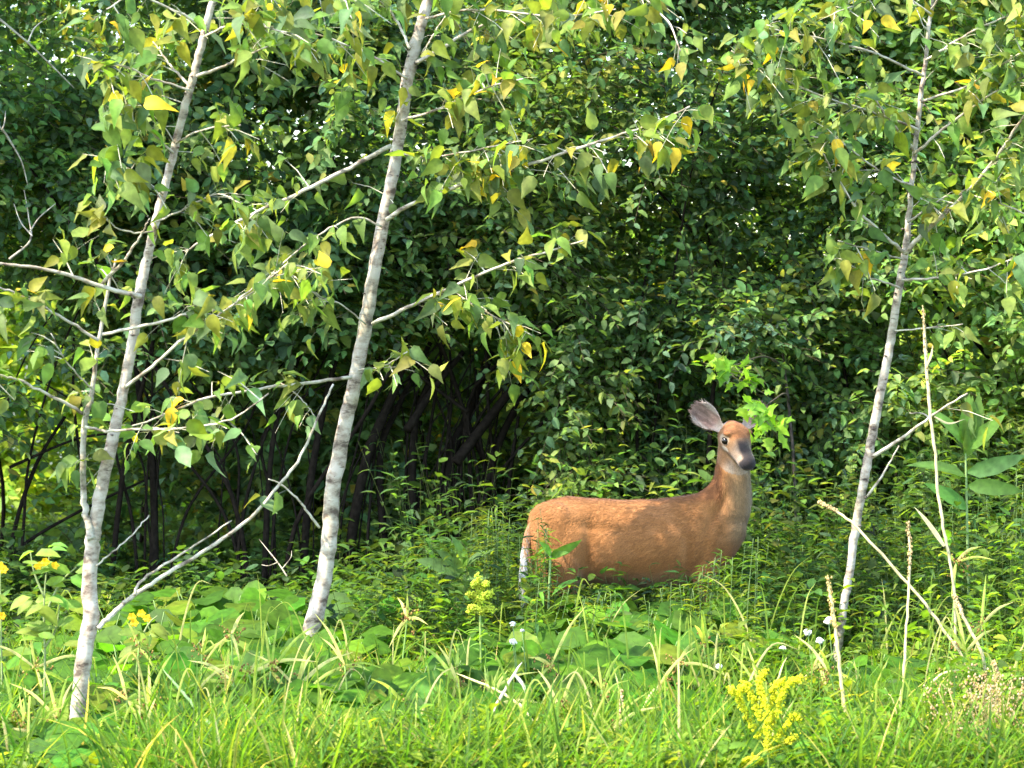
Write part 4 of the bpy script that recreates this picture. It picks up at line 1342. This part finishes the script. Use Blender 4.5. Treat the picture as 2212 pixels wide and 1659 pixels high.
SED = [(585, 1450, 14.6, [(520, 1525), (603, 1330), (640, 1545), (570, 1340), (690, 1345)], 'sedge with pale bracts spread like a star between the left and middle saplings'),
       (745, 1438, 14.6, [(680, 1325), (690, 1375), (830, 1445), (640, 1520), (800, 1450)], 'sedge with a crown of pale bracts right of the foot of the middle sapling'),
       (500, 1370, 14.7, [(528, 1322), (470, 1410), (430, 1452), (520, 1440)], 'leaning sedge with one long pale bract pointing up right of the left sapling'),
       (300, 1400, 14.8, [(272, 1340), (222, 1480), (345, 1470), (330, 1440)], 'drooping sedge with thin pale bracts just right of the left sapling'),
       (310, 1590, 13.9, [(340, 1500), (265, 1659), (290, 1540), (370, 1560)], 'rusty headed sedge in the grass at the lower left'),
       (1190, 1438, 14.9, [(1160, 1480), (1265, 1310), (1215, 1480), (1140, 1420)], 'sedge with one long bract arching up in front of the deer'),
       (1210, 1535, 14.2, [(1160, 1445), (1250, 1440), (1180, 1640), (1230, 1500)], 'sedge with forked pale bracts in the middle of the foreground'),
       (1300, 1490, 14.5, [(1250, 1440), (1340, 1410), (1330, 1560), (1290, 1420)], 'rusty sedge right of the middle of the foreground'),
       (1425, 1480, 14.5, [(1418, 1370), (1480, 1420), (1500, 1400), (1380, 1550)], 'sedge with one upright pale bract below the chest of the deer'),
       (1520, 1390, 15.2, [(1515, 1320), (1545, 1345), (1480, 1440), (1500, 1350)], 'slim sedge right below the front legs of the deer'),
       (880, 1335, 15.6, [(858, 1290), (925, 1350), (840, 1400), (880, 1280)], 'small sedge standing left of the hind legs of the deer'),
       (985, 1465, 14.8, [(990, 1390), (940, 1430), (1070, 1560), (1000, 1540)], 'sedge with a long bract falling to the right in the middle of the grass'),
       (50, 1560, 14.0, [(55, 1480), (20, 1610), (80, 1640), (40, 1490)], 'sedge in the bottom left corner of the meadow'),
       (2065, 1215, 15.6, [(2120, 1180), (2055, 1290), (2030, 1190), (2150, 1210)], 'tall sedge standing right of the right sapling'),
       (2120, 1350, 15.0, [(2190, 1300), (2080, 1400), (2130, 1240)], 'sedge among the weeds at the right edge'),
       (700, 1560, 14.0, [(660, 1640), (720, 1500), (780, 1640), (690, 1480)], 'sedge in the foreground below the middle sapling')]
for a, b, c, br, lab in SED:
    sedge(a, b, c, br, lab, None)
for i in range(34):
    a, b = rng.uniform(0, 2212), rng.uniform(1410, 1640)
    if 130 < a < 210:
        a += 120
    Y = np.interp(b, [1400, 1660], [15.0, 13.6]) + rng.uniform(-.2, .2)
    left = a < 1106
    sedge(a, b, Y, None, 'small pale sedge in the foreground grass, left half of the meadow' if left else 'small pale sedge in the foreground grass, right half of the meadow',
          'small sedges in the left half' if left else 'small sedges in the right half', .8)


# ---- long single stalks and blades
def stalk(pts, w0, w1, Y, label, colr, name='grass_stalk', head=0.0, cat='grass stalk', leaf=None, mat=None):
    wp = [P(x, y, Y + .05 * i) for i, (x, y) in enumerate(pts)]
    base = np.array(wp[0])
    gzv = gz(base)
    if base[2] > gzv + .05:
        k = nrm(np.array(wp[0]) - np.array(wp[1]))
        foot = base + np.array([k[0], 0, 0]) * .15 * (base[2] - gzv)
        foot[2] = gzv - .01
        wp = [foot] + wp
    root = thing(name, (wp[0][0], wp[0][1], gzv), label, cat)
    org = np.array(root.location)
    path = smooth_path(wp, 6)
    g = Geo()
    tq = np.linspace(0, 1, len(path))
    path[1:-1] += rng.normal(0, .0018, (len(path) - 2, 3))
    g.tube(path, np.interp(tq, [0, 1], [px2m(w0, Y) / 2, px2m(w1, Y) / 2]) * np.interp(tq, [0, .9, 1], [1, .85, .15]), np.array(colr) * rng.uniform(.85, 1.1), 6, .18)
    g.build('stem', M_DRY if mat is None else mat, root, org)
    if head > 0:
        g = Geo()
        n0 = int(len(path) * (1 - head))
        hp = path[n0:]
        for k in range(130):
            f_ = rng.random() * (len(hp) - 1.01); i = int(f_)
            q = hp[i] * (1 - f_ + i) + hp[i + 1] * (f_ - i)
            g.blob(q + rng.normal(0, px2m(w0, Y) * .32, 3) * [1, 1, .6], rng.uniform(.003, .0055), np.array(colr) * np.array([.85, .72, .6]) * rng.uniform(.7, 1.1), 1.8)
        tag(g.build('seed_head', M_DRY, root, org), kind='stuff')
    for bl in (leaf or []):
        g = Geo(); flat_blade(g, [P(x, y, Y + .02) for x, y in bl[:-1]], px2m(bl[-1], Y), colr); g.build('blade', M_DRY, root, org)
    return root


PALE = (.50, .43, .23)
stalk([(2062, 1300), (2045, 1180), (2030, 1090), (2018, 960), (2008, 880), (2000, 770), (1993, 660)], 6, 9, 15.4, 'tall straw coloured stalk beside the right sapling, its head bent near the top', PALE, head=.22,
      leaf=[[(2003, 790), (2012, 765), (2015, 745), 6], [(2018, 900), (2050, 915), (2085, 905), 5], [(2040, 1180), (2005, 1130), (1975, 1095), 11]])
stalk([(2095, 1455), (2010, 1320), (1960, 1260), (1880, 1170), (1830, 1120), (1770, 1085)], 7, 7, 14.9, 'long straw stalk leaning left across the right sapling', PALE, head=.12)
stalk([(1952, 1460), (1958, 1350), (1965, 1230), (1963, 1125)], 6, 6, 14.8, 'upright straw stalk with a thick pale head right of the right sapling', PALE, head=.3)
stalk([(1833, 1659), (1825, 1540), (1812, 1420), (1800, 1330), (1788, 1245)], 9, 8, 14.0, 'yellowish reed crossing the foot of the right sapling', (.60, .52, .22), head=.35)
stalk([(1020, 1665), (1050, 1580), (1085, 1500), (1128, 1430)], 9, 7, 14.0, 'bare pale dead stalk leaning right in the middle foreground', (.62, .55, .42), leaf=[[(1110, 1455), (1130, 1480), (1135, 1500), 8]])
stalk([(465, 1585), (430, 1540), (390, 1490), (352, 1445)], 13, 6, 14.1, 'thick bluish green blade leaning left in the lower left grass', (.30, .42, .22), cat='grass blade', name='leaning_reed', mat=M_GRASS)
stalk([(1150, 1560), (1105, 1510), (1050, 1480), (985, 1455)], 8, 6, 14.2, 'long pale blade leaning left across the dead stalk in the foreground', (.56, .52, .22), cat='grass blade', name='leaning_reed')
stalk([(1340, 1660), (1338, 1570), (1342, 1490)], 7, 8, 13.9, 'short stalk with a thick pale seed head in the foreground right of centre', (.68, .55, .36), head=.5)
stalk([(1700, 1420), (1665, 1500), (1640, 1560)][::-1], 7, 5, 14.6, 'thin straw standing over the goldenrod from behind', (.5, .48, .2))
stalk([(2125, 1430), (2085, 1340), (2062, 1285)], 7, 9, 14.9, 'short straw with a pale bent tip at the right edge of the meadow', PALE, head=.3)
stalk([(2212, 1500), (2120, 1450), (2030, 1460), (1990, 1520), (1985, 1580)][::-1], 6, 7, 14.4, 'arched straw hoop at the lower right corner', (.55, .53, .22))
stalk([(2190, 1590), (2170, 1500), (2145, 1430)], 8, 9, 14.2, 'pale broken straw leaning left over the dry clump', PALE, head=.2)
stalk([(1690, 1700), (1672, 1600), (1668, 1560)], 7, 5, 13.7, 'short brown straw in front of the goldenrod', (.45, .36, .18))
stalk([(985, 1659), (1000, 1600), (1003, 1560)], 6, 5, 13.9, 'short yellow straw at the bottom edge left of the dead stalk', (.55, .5, .15))


# ---- goldenrod
def plume_plant(px, py, Y, plumes, label, bud, leafcol, foot, w=9):
    node = P(px, py, Y)
    ft = P(foot[0], foot[1], Y)
    root = thing('goldenrod', (ft[0], Y, gz(ft)), label, 'goldenrod')
    org = np.array(root.location)
    st = smooth_path([[ft[0], Y, org[2] - .02], (ft * .5 + node * .5), node], 6)
    g = Geo(); g.tube(st, .005, (.20, .28, .06), 6); g.build('stem', M_STEM, root, org)
    for pts in plumes:
        path = smooth_path([P(x, y, Y + rng.uniform(-.05, .05)) for x, y in pts], 6)
        g = Geo()
        g.tube(path, .0022, (.4, .42, .05), 5)
        for k in range(int(75 * len(pts))):
            f_ = (.15 + .85 * rng.random()) * (len(path) - 1.01); i = int(f_)
            q = path[i] * (1 - f_ + i) + path[i + 1] * (f_ - i)
            g.blob(q + rng.normal(0, px2m(w, Y) * .33, 3), rng.uniform(.0028, .0062), np.array(bud) * rng.uniform(.8, 1.15), 1.2)
        g.build('flower_plume', M_FLOWER, root, org)
    n = 22
    t = rng.uniform(.25, .98, n)
    p = st[0] * (1 - t[:, None]) + st[-1] * t[:, None]
    a = rng.uniform(0, 6.28, n)
    ms = colour_meshes('goldenrod_leaf', T_NARROW, [leafcol], [1], M_GROUNDLEAF, 6)
    leaf_objects(root, ms, p, frames(np.stack([np.cos(a), np.sin(a), np.full(n, .35)], 1), np.stack([-np.cos(a) * .3, -np.sin(a) * .3, np.ones(n)], 1)), rng.uniform(.06, .12, n) * (1.2 - .5 * t))


plume_plant(1660, 1590, 13.1, [[(1660, 1600), (1655, 1530), (1640, 1480), (1652, 1450)], [(1658, 1590), (1630, 1520), (1612, 1480), (1600, 1492)], [(1660, 1590), (1680, 1530), (1700, 1480), (1732, 1466)],
                               [(1660, 1610), (1690, 1580), (1715, 1545), (1728, 1550)], [(1655, 1620), (1620, 1560), (1590, 1500), (1578, 1490)], [(1660, 1600), (1668, 1540), (1670, 1490), (1690, 1470)],
                               [(1660, 1640), (1690, 1610), (1722, 1590)], [(1655, 1650), (1625, 1640), (1597, 1650)], [(1660, 1640), (1658, 1590), (1662, 1540)]],
            'bright yellow goldenrod with arching plumes at the bottom right of the meadow', (.60, .60, .02), (.14, .22, .03), (1662, 1860), 12)
plume_plant(1037, 1330, 15.3, [[(1037, 1340), (1036, 1290), (1033, 1240)], [(1037, 1300), (1025, 1285), (1012, 1285)], [(1037, 1300), (1050, 1285), (1062, 1280)], [(1037, 1320), (1022, 1312), (1012, 1318)],
                               [(1037, 1325), (1052, 1315), (1066, 1318)], [(1037, 1280), (1028, 1262), (1022, 1262)], [(1037, 1278), (1046, 1262), (1052, 1262)]],
            'goldenrod with a greenish yellow budding spire in front of the hind legs of the deer', (.50, .56, .05), (.14, .24, .05), (1040, 1540), 9)
plume_plant(220, 1600, 13.8, [[(220, 1610), (222, 1575), (225, 1555)], [(220, 1600), (205, 1590), (190, 1585)], [(220, 1605), (240, 1595), (250, 1580)]],
            'short bright green budding goldenrod beside the foot of the left sapling', (.34, .48, .05), (.18, .30, .04), (222, 1740), 9)
plume_plant(2000, 1600, 13.9, [[(2000, 1610), (2005, 1580), (2000, 1545)], [(2000, 1600), (1985, 1585), (1975, 1590)], [(2000, 1605), (2020, 1590), (2030, 1580)]],
            'short goldenrod with dull yellow buds left of the dry clump', (.60, .55, .05), (.18, .28, .04), (2000, 1740), 10)


# ---- white flower heads
def white_flower(px, py, Y, r, label, group=None):
    c = P(px, py, Y)
    root = thing('white_flower', (c[0] + .02, Y, gz(c)), label, 'flower', group)
    org = np.array(root.location)
    g = Geo(); g.tube(smooth_path([org + [0, 0, -.01], (org + c) / 2 + [.01, 0, 0], c], 4), .0022, (.14, .22, .06), 5); g.build('stem', M_STEM, root, org)
    g = Geo()
    rr = px2m(r, Y)
    for k in range(46):
        d = nrm(rng.normal(0, 1, 3) + [0, -.2, .35])
        g.blob(c + d * rr * rng.uniform(.5, .9) * [1, 1, .8], rr * .28, np.array([.82, .80, .80]) * rng.uniform(.9, 1.05))
    g.build('flower_head', M_FLOWER, root, org)


for a, b, Y, r, lab in [(1108, 1348, 15.0, 7, 'small white flower head, upper of the pair left of centre'), (1108, 1387, 15.0, 9, 'round white flower head, lower of the pair left of centre'),
                        (1128, 1362, 15.05, 5, 'tiny white flower bud beside the pair of white heads left of centre'),
                        (1745, 1366, 15.3, 9, 'white flower head to the left of the foot of the right sapling'), (1771, 1384, 15.2, 9, 'white flower head nearest to the foot of the right sapling'),
                        (1691, 1402, 15.2, 8, 'white flower head farthest left of the right sapling'), (1790, 1342, 15.4, 11, 'pinkish white tuft behind the reed at the right sapling'),
                        (1553, 1440, 14.8, 8, 'ragged white flower above the goldenrod plumes')]:
    white_flower(a, b, Y, r, lab)

# ---- plant with yellow flowers at the left edge
JEWEL_MESH = colour_meshes('jewelweed_leaf', T_OVAL, [(.14, .23, .03), (.11, .20, .03), (.16, .26, .04)], [1, 1, 1], M_GROUNDLEAF, 9)


def jewelweed(foot, stems, leaves, flowers, Y, label):
    b = P(foot[0], foot[1], Y)
    root = thing('jewelweed', (b[0], Y, gz(b)), label, 'plant')
    org = np.array(root.location)
    for pts in stems:
        path = smooth_path([P(x, y, Y) for x, y in pts], 5)
        if pts is stems[0]:
            path[0] = [b[0], Y, org[2] - .02]
        g = Geo(); g.tube(path, np.linspace(.006, .0025, len(path)), (.2, .24, .09), 6); g.build('stem', M_STEM, root, org)
    p = np.array([P(x, y, Y + rng.uniform(-.1, .05)) for x, y, *_ in leaves]); n = len(p)
    Yd = np.array([[l_[2], -.3, l_[3]] for l_ in leaves])
    leaf_objects(root, JEWEL_MESH, p, frames(Yd, np.array([0, -.6, .8]) + rng.normal(0, .25, (n, 3))), rng.uniform(.075, .12, n))
    for x, y in flowers:
        c = P(x, y, Y - .05)
        root2 = Geo()
        for k in range(6):
            a = k * 1.05 + rng.uniform(-.2, .2)
            V, L, T, fc = T_OVAL[k % 6]
            R = frames(np.array([[math.cos(a), -.3, math.sin(a)]]), np.array([[0, -1, .3]]))[0]
            root2.add(c + .021 * (V * [1.6, 1, 1]) @ R.T, L, T, np.array([.80, .50, .02]) * rng.uniform(.85, 1.1))
        root2.build('flower', M_FLOWER, root, org)


def jw_leaves(pts, n, sx=26, sy=14):
    out = []
    for i in range(n):
        a, b = pts[i % len(pts)]
        d = rng.choice([-1, 1])
        out.append((a + rng.normal(0, 6), b + rng.normal(0, 6), d * rng.uniform(.5, 1), rng.uniform(-.5, .4)))
    return out


jewelweed((95, 1560), [[(95, 1560), (97, 1420), (95, 1320), (100, 1240), (110, 1185)], [(96, 1330), (130, 1260), (165, 1225)], [(96, 1290), (75, 1240), (65, 1190)], [(96, 1400), (120, 1360), (130, 1300)]],
          jw_leaves([(110, 1190), (75, 1195), (90, 1220), (120, 1230), (105, 1260), (150, 1240), (165, 1235), (80, 1290), (115, 1285), (130, 1300), (100, 1310), (75, 1310), (90, 1350), (115, 1345), (80, 1370), (105, 1380), (60, 1340), (125, 1400)], 34),
          [(118, 1222), (98, 1214), (82, 1222)], 14.5, 'bright green jewelweed with yellow flowers left of the left sapling')
jewelweed((5, 1540), [[(5, 1540), (3, 1400), (0, 1230)]], jw_leaves([(5, 1290), (-10, 1350), (15, 1400), (0, 1330)], 8), [(2, 1222), (8, 1230), (4, 1330)], 14.9, 'jewelweed with an orange yellow flower cut by the left edge')
jewelweed((300, 1500), [[(300, 1500), (295, 1400), (288, 1335)], [(295, 1400), (320, 1350), (340, 1330)]], jw_leaves([(290, 1360), (320, 1370), (300, 1410), (330, 1350)], 10), [(285, 1332), (305, 1325), (318, 1335), (290, 1345)], 15.1, 'low plant with yellow flowers to the right of the left sapling')

# ---- milkweed like plant with long broad leaves on the right
LONG_MESH = leaf_meshes('long_leaf', tset([0, .2, .5, .8, 1], [0.02, .13, .15, .09, 0], 5, (.1, .35), (.1, .5), .02, .1, 9), palette(8, [(.085, .175, .03), (.11, .20, .035), (.08, .155, .045)], [1, 1, 1], .1), M_GROUNDLEAF)


def long_leaf_plant(foot, node, Y, leaves, label):
    b, nd = P(*foot, Y), P(*node, Y)
    root = thing('milkweed', (b[0], Y, gz(b)), label, 'plant')
    org = np.array(root.location)
    path = smooth_path([[b[0], Y, org[2] - .02], (b + nd) / 2, nd], 6)
    g = Geo(); g.tube(path, np.linspace(.009, .005, len(path)), (.18, .26, .08), 7); g.build('stem', M_STEM, root, org)
    p, Yd, S = [], [], []
    for (x0, y0, x1, y1) in leaves:
        a0, a1 = P(x0, y0, Y), P(x1, y1, Y - .12)
        p.append(a0); Yd.append(a1 - a0); S.append(np.linalg.norm(a1 - a0))
    n = len(p)
    leaf_objects(root, LONG_MESH, np.array(p), frames(np.array(Yd), np.array([0, -.8, .6]) + rng.normal(0, .3, (n, 3))), np.array(S))


long_leaf_plant((2095, 1400), (2085, 940), 17.0, [(2085, 960, 2040, 880), (2085, 955, 2085, 865), (2085, 970, 2170, 905), (2085, 985, 2140, 870), (2090, 1020, 2212, 1000), (2085, 1030, 1985, 975), (2090, 1050, 2205, 1050),
                (2090, 1100, 2010, 1040), (2085, 960, 2110, 875)], 'tall milkweed with long broad upswept leaves right of the right sapling')
long_leaf_plant((1000, 1420), (1005, 1220), 17.0, [(1005, 1225, 1060, 1170), (1005, 1225, 1005, 1165), (1005, 1235, 950, 1190), (1005, 1240, 905, 1205), (1005, 1250, 1070, 1235), (1005, 1270, 940, 1270)],
                'leafy plant with pale long leaves left of the tail of the deer')
long_leaf_plant((1180, 1420), (1190, 1190), 16.7, [(1190, 1200, 1175, 1172), (1190, 1200, 1245, 1180), (1190, 1205, 1215, 1190), (1190, 1290, 1235, 1240)], 'thin stem with small pale leaves in front of the thigh of the deer')

# ---- thin weeds standing before the deer
def weed(px, py, Y, label, group, cols, nl=26, ln=.075):
    tp = P(px, py, Y)
    bx = tp[0] + rng.normal(0, .04)
    root = thing('weed', (bx, Y, gz((bx, Y))), label, 'weed', group)
    org = np.array(root.location)
    path = smooth_path([org + [0, 0, -.02], org * .5 + tp * .5 + [rng.normal(0, .02), 0, 0], tp], 6)
    g = Geo(); g.tube(path, np.linspace(.0028, .0012, len(path)), (.11, .17, .05), 5)
    t = rng.uniform(.2, 1, nl)
    p = np.stack([np.interp(t, np.linspace(0, 1, len(path)), path[:, k]) for k in range(3)], 1)
    a = rng.uniform(0, 6.28, nl)
    R = frames(np.stack([np.cos(a), np.sin(a), rng.uniform(-.1, .8, nl)], 1), np.stack([-np.cos(a) * .4, -np.sin(a) * .4, np.ones(nl)], 1))
    g.build('stem', M_STEM, root, org)
    g = Geo()
    add_leaves(g, p, R, ln * (1.3 - .7 * t) * rng.uniform(.7, 1.2, nl), T_NARROW, palette(nl, cols, [1] * len(cols)))
    tag(g.build('foliage', M_GROUNDLEAF, root, org), kind='stuff')


for i in range(44):
    a = rng.uniform(1120, 1640)
    b = np.interp(a, [1120, 1160, 1240, 1420, 1500, 1560, 1640], [1150, 1215, 1270, 1265, 1235, 1185, 1150]) + abs(rng.normal(8, 26))
    weed(a, b, rng.uniform(15.9, 16.75), 'thin narrow leaved weed standing in front of the flank of the deer', 'weeds in front of the deer', FG_COLS + UG_COLS, 30, .10)
for i in range(60):
    a = rng.choice([rng.uniform(1640, 2212), rng.uniform(880, 1130)])
    if a > 1600:
        b = np.interp(a, [1640, 1800, 2000, 2212], [1130, 1040, 1080, 1000]) + rng.uniform(0, 220)
        weed(a, b, rng.uniform(17.4, 18.3), 'tall narrow leaved weed in the thicket edge right of the deer', 'weeds right of the deer', UG_COLS, 40, .11)
    else:
        b = rng.uniform(1100, 1300)
        weed(a, b, rng.uniform(17.0, 18.2), 'tall narrow leaved weed behind the tail of the deer', 'weeds left of the deer', UG_COLS, 36, .10)


# ---- dry blond clump in the lower right corner
def dry_clump():
    Y = 13.5
    b = P(2150, 1740, Y)
    root = thing('dry_grass_tuft', (b[0], Y, gz(b)), 'dry blond tuft of seeding grass in the lower right corner', 'grass tuft')
    org = np.array(root.location)
    hs = Geo()
    for k in range(80):
        q = P(rng.normal(2140, 75), rng.uniform(1470, 1655), Y + rng.uniform(-.2, .2))
        g = Geo()
        path = smooth_path([org + [rng.normal(0, .05), rng.normal(0, .05), 0], (org + q) / 2 + rng.normal(0, .02, 3), q], 4)
        g.tube(path, .0022, np.array([.42, .33, .14]) * rng.uniform(.7, 1.2), 4)
        g.build('straw', M_DRY, root, org)
        for j in range(16):
            hs.blob(q + rng.normal(0, .02, 3) * [1, 1, 1.6], rng.uniform(.0025, .0055), np.array([[.42, .29, .13], [.34, .21, .08], [.50, .38, .22]][rng.integers(0, 3)]) * rng.uniform(.8, 1.1), 1.6)
    tag(hs.build('seed_head', M_DRY, root, org), kind='stuff')


dry_clump()


# ---- bare dead branches of the thicket at the upper left
def dead_branch(lines, Y, label, w):
    a = [P(x, y, Y) for x, y in lines[0]]
    root = thing('dead_branch', tuple(a[0]), label, 'branch')
    org = np.array(root.location)
    for i, pts in enumerate(lines):
        path = smooth_path([P(x, y, Y + .06 * k) for k, (x, y) in enumerate(pts)], 5)
        g = Geo(); g.tube(path, np.linspace(px2m(w if i == 0 else w * .6, Y) / 2, px2m(w * .3, Y) / 2, len(path)), (.50, .46, .38), 6, .15)
        g.build('bough' if i == 0 else 'twig', M_BARK, root, org)


dead_branch([[(-60, -10), (0, 42), (60, 92), (118, 148), (160, 190)], [(60, 92), (75, 60), (100, 40)]], 18.7, 'bare pale branch slanting down in the upper left corner', 7)
dead_branch([[(-30, 250), (5, 280), (25, 310), (47, 350), (60, 400)], [(5, 280), (10, 262), (12, 240)]], 18.7, 'short bare whitish branch at the left edge below the upper corner', 7)
dead_branch([[(20, 560), (65, 520), (62, 470), (52, 410)], [(65, 500), (85, 470), (120, 440)], [(70, 510), (45, 480), (30, 440)]], 18.8, 'forked dead twig against the dark leaves at the far left', 6)
dead_branch([[(620, 1245), (600, 1215), (580, 1190), (560, 1165)], [(600, 1215), (580, 1222), (565, 1220)], [(610, 1228), (628, 1205), (630, 1190)]], 17.2, 'small dead twig standing on the shaded ground left of the middle sapling', 4)


# ---- tall loose grass arching over the foreground
def tall_grass():
    n = 430
    y = rng.uniform(12.9, 16.2, n)
    x = rng.uniform(-1.1, 1.1, n) * (1106 / F_PX * y)
    px = CX + F_PX * x / y
    keep = rng.random(n) < np.interp(px, [0, 700, 1200, 2212], [.45, .6, .85, 1.0])
    keep &= ~((px > 1560) & (px < 1760) & (y < 13.4)) & ~((px > 120) & (px < 215) & (y < 14.25)) & ~((px > 1780) & (px < 1840))
    x, y = x[keep], y[keep]
    g = Geo()
    for a, b in zip(x, y):
        h = rng.uniform(.2, .62) * np.interp(b, [12.9, 14.5, 16], [.75, .9, 1.0])
        an = rng.uniform(0, 6.28); r = h * rng.uniform(.1, .6)
        p0 = np.array([a, b, float(ground_z(a, b))])
        d = np.array([math.cos(an), math.sin(an) * .6, 0])
        droop = rng.uniform(-.2, .25) * h
        c = [(.11, .18, .015), (.20, .25, .03), (.40, .36, .13), (.46, .38, .18), (.30, .33, .07)][rng.choice(5, p=[.42, .30, .08, .08, .12])]
        flat_blade(g, [p0, p0 + d * r * .3 + [0, 0, h * .6], p0 + d * r * .75 + [0, 0, h], p0 + d * r * 1.25 + [0, 0, h - droop]], rng.uniform(.006, .012), c)
    tag(g.build('tall_grass', M_GRASS), 'loose tall grass blades arching over the sunny foreground', 'grass', kind='stuff')


tall_grass()

for i in range(22):
    weed(rng.choice([rng.uniform(1050, 1090), rng.uniform(1160, 1190)]), rng.uniform(1085, 1200), rng.uniform(16.75, 16.95), 'leafy weed covering the edge of the rump and tail of the deer', 'weeds over the rump of the deer', FG_COLS + UG_COLS, 34, .085)

for cx, cy, Y, lab in ((162, 1625, 14.1, 'left'), (650, 1400, 16.05, 'middle'), (1803, 1440, 16.1, 'right')):
    for i in range(11):
        weed(cx + rng.normal(0, 32), cy + rng.uniform(-10, 60), Y + rng.uniform(-.1, .25), 'short leafy weed crowding the foot of the %s sapling' % lab, 'weeds at the foot of the %s sapling' % lab, FG_COLS, 22, .08)


for i in range(12):
    weed(rng.uniform(1480, 1570), rng.uniform(1215, 1275), rng.uniform(16.6, 16.9), 'leafy weed before the front legs of the deer', 'weeds in front of the deer', FG_COLS + UG_COLS, 34, .09)
for i in range(6):
    weed(rng.uniform(1165, 1250), rng.uniform(1240, 1280), rng.uniform(16.6, 16.9), 'leafy weed before the hind legs of the deer', 'weeds in front of the deer', FG_COLS + UG_COLS, 34, .09)

# ------------------------------------------------------------------ a label of its own for each repeat, from what it stands beside
LAND = [('left white barked', 'the left sapling'), ('middle white barked', 'the middle sapling'), ('right thin white', 'the right sapling'), ('bright yellow goldenrod', 'the bright yellow goldenrod'),
        ('goldenrod with a greenish', 'the greenish goldenrod spire'), ('bare pale dead stalk', 'the bare dead stalk'), ('dry blond tuft', 'the dry blond tuft'), ('sedge with pale bracts spread', 'the star shaped sedge'),
        ('sedge with a crown', 'the crowned sedge'), ('bright green jewelweed', 'the yellow flowered jewelweed'), ('round white flower head, lower', 'the white flower pair'), ('yellowish reed', 'the yellowish reed'),
        ('upright straw stalk', 'the upright straw stalk'), ('tall milkweed', 'the tall milkweed'), ('leafy plant with pale long', 'the pale long leaved plant'), ('long straw stalk', 'the long leaning straw'),
        ('thick bluish green blade', 'the bluish leaning blade'), ('sedge with one long bract arching', 'the sedge with the arching bract')]
tops = [o for o in col.objects if o.parent is None and o.get('label')]
marks = []
for key, nm in LAND:
    for o in tops:
        if o['label'].startswith(key):
            marks.append((nm, np.array(o.location[:2])))
dl = P(1180, 1400, DEER_Y); dr_ = P(1540, 1400, DEER_Y)
marks += [('the hind legs of the deer', np.array([dl[0], DEER_Y])), ('the front legs of the deer', np.array([dr_[0], DEER_Y]))]
NOUN = {'broad_leaf_plant': 'broad leaved clump', 'sedge': 'small pale sedge', 'weed': 'leafy weed'}
count = {}
for o in tops:
    count[o['label']] = count.get(o['label'], 0) + 1
used = set(o['label'] for o in tops)


def relation(p, q):
    d = p - q
    dist = float(np.hypot(*d))
    far = 'close' if dist < .22 else "a forearm's length" if dist < .5 else "an arm's length" if dist < .85 else 'a stride' if dist < 1.3 else 'two strides'
    a = math.degrees(math.atan2(d[1], d[0])) % 360
    k = int(((a + 22.5) % 360) // 45)
    w = ['right of', 'behind and right of', 'behind', 'behind and left of', 'left of', 'in front and left of', 'in front of', 'in front and right of'][k]
    return far + ' ' + w


for o in tops:
    if count[o['label']] < 2:
        continue
    p = np.array(o.location[:2])
    kind = o.name.split('.')[0]
    tall = max((c.dimensions.z for c in o.children), default=.3) if False else None
    noun = NOUN.get(kind, kind.replace('_', ' '))
    near = sorted(marks, key=lambda m_: np.hypot(*(p - m_[1])))
    options = ['%s %s %s' % (noun, relation(p, m_[1]), m_[0]) for m_ in near[:6]]
    options += ['%s nearest %s and %s %s' % (noun, near[0][0], relation(p, m_[1]), m_[0]) for m_ in near[1:7]]
    for t_ in options:
        if t_ not in used and 4 <= len(t_.split()) <= 16:
            o['label'] = t_
            used.add(t_)
            break
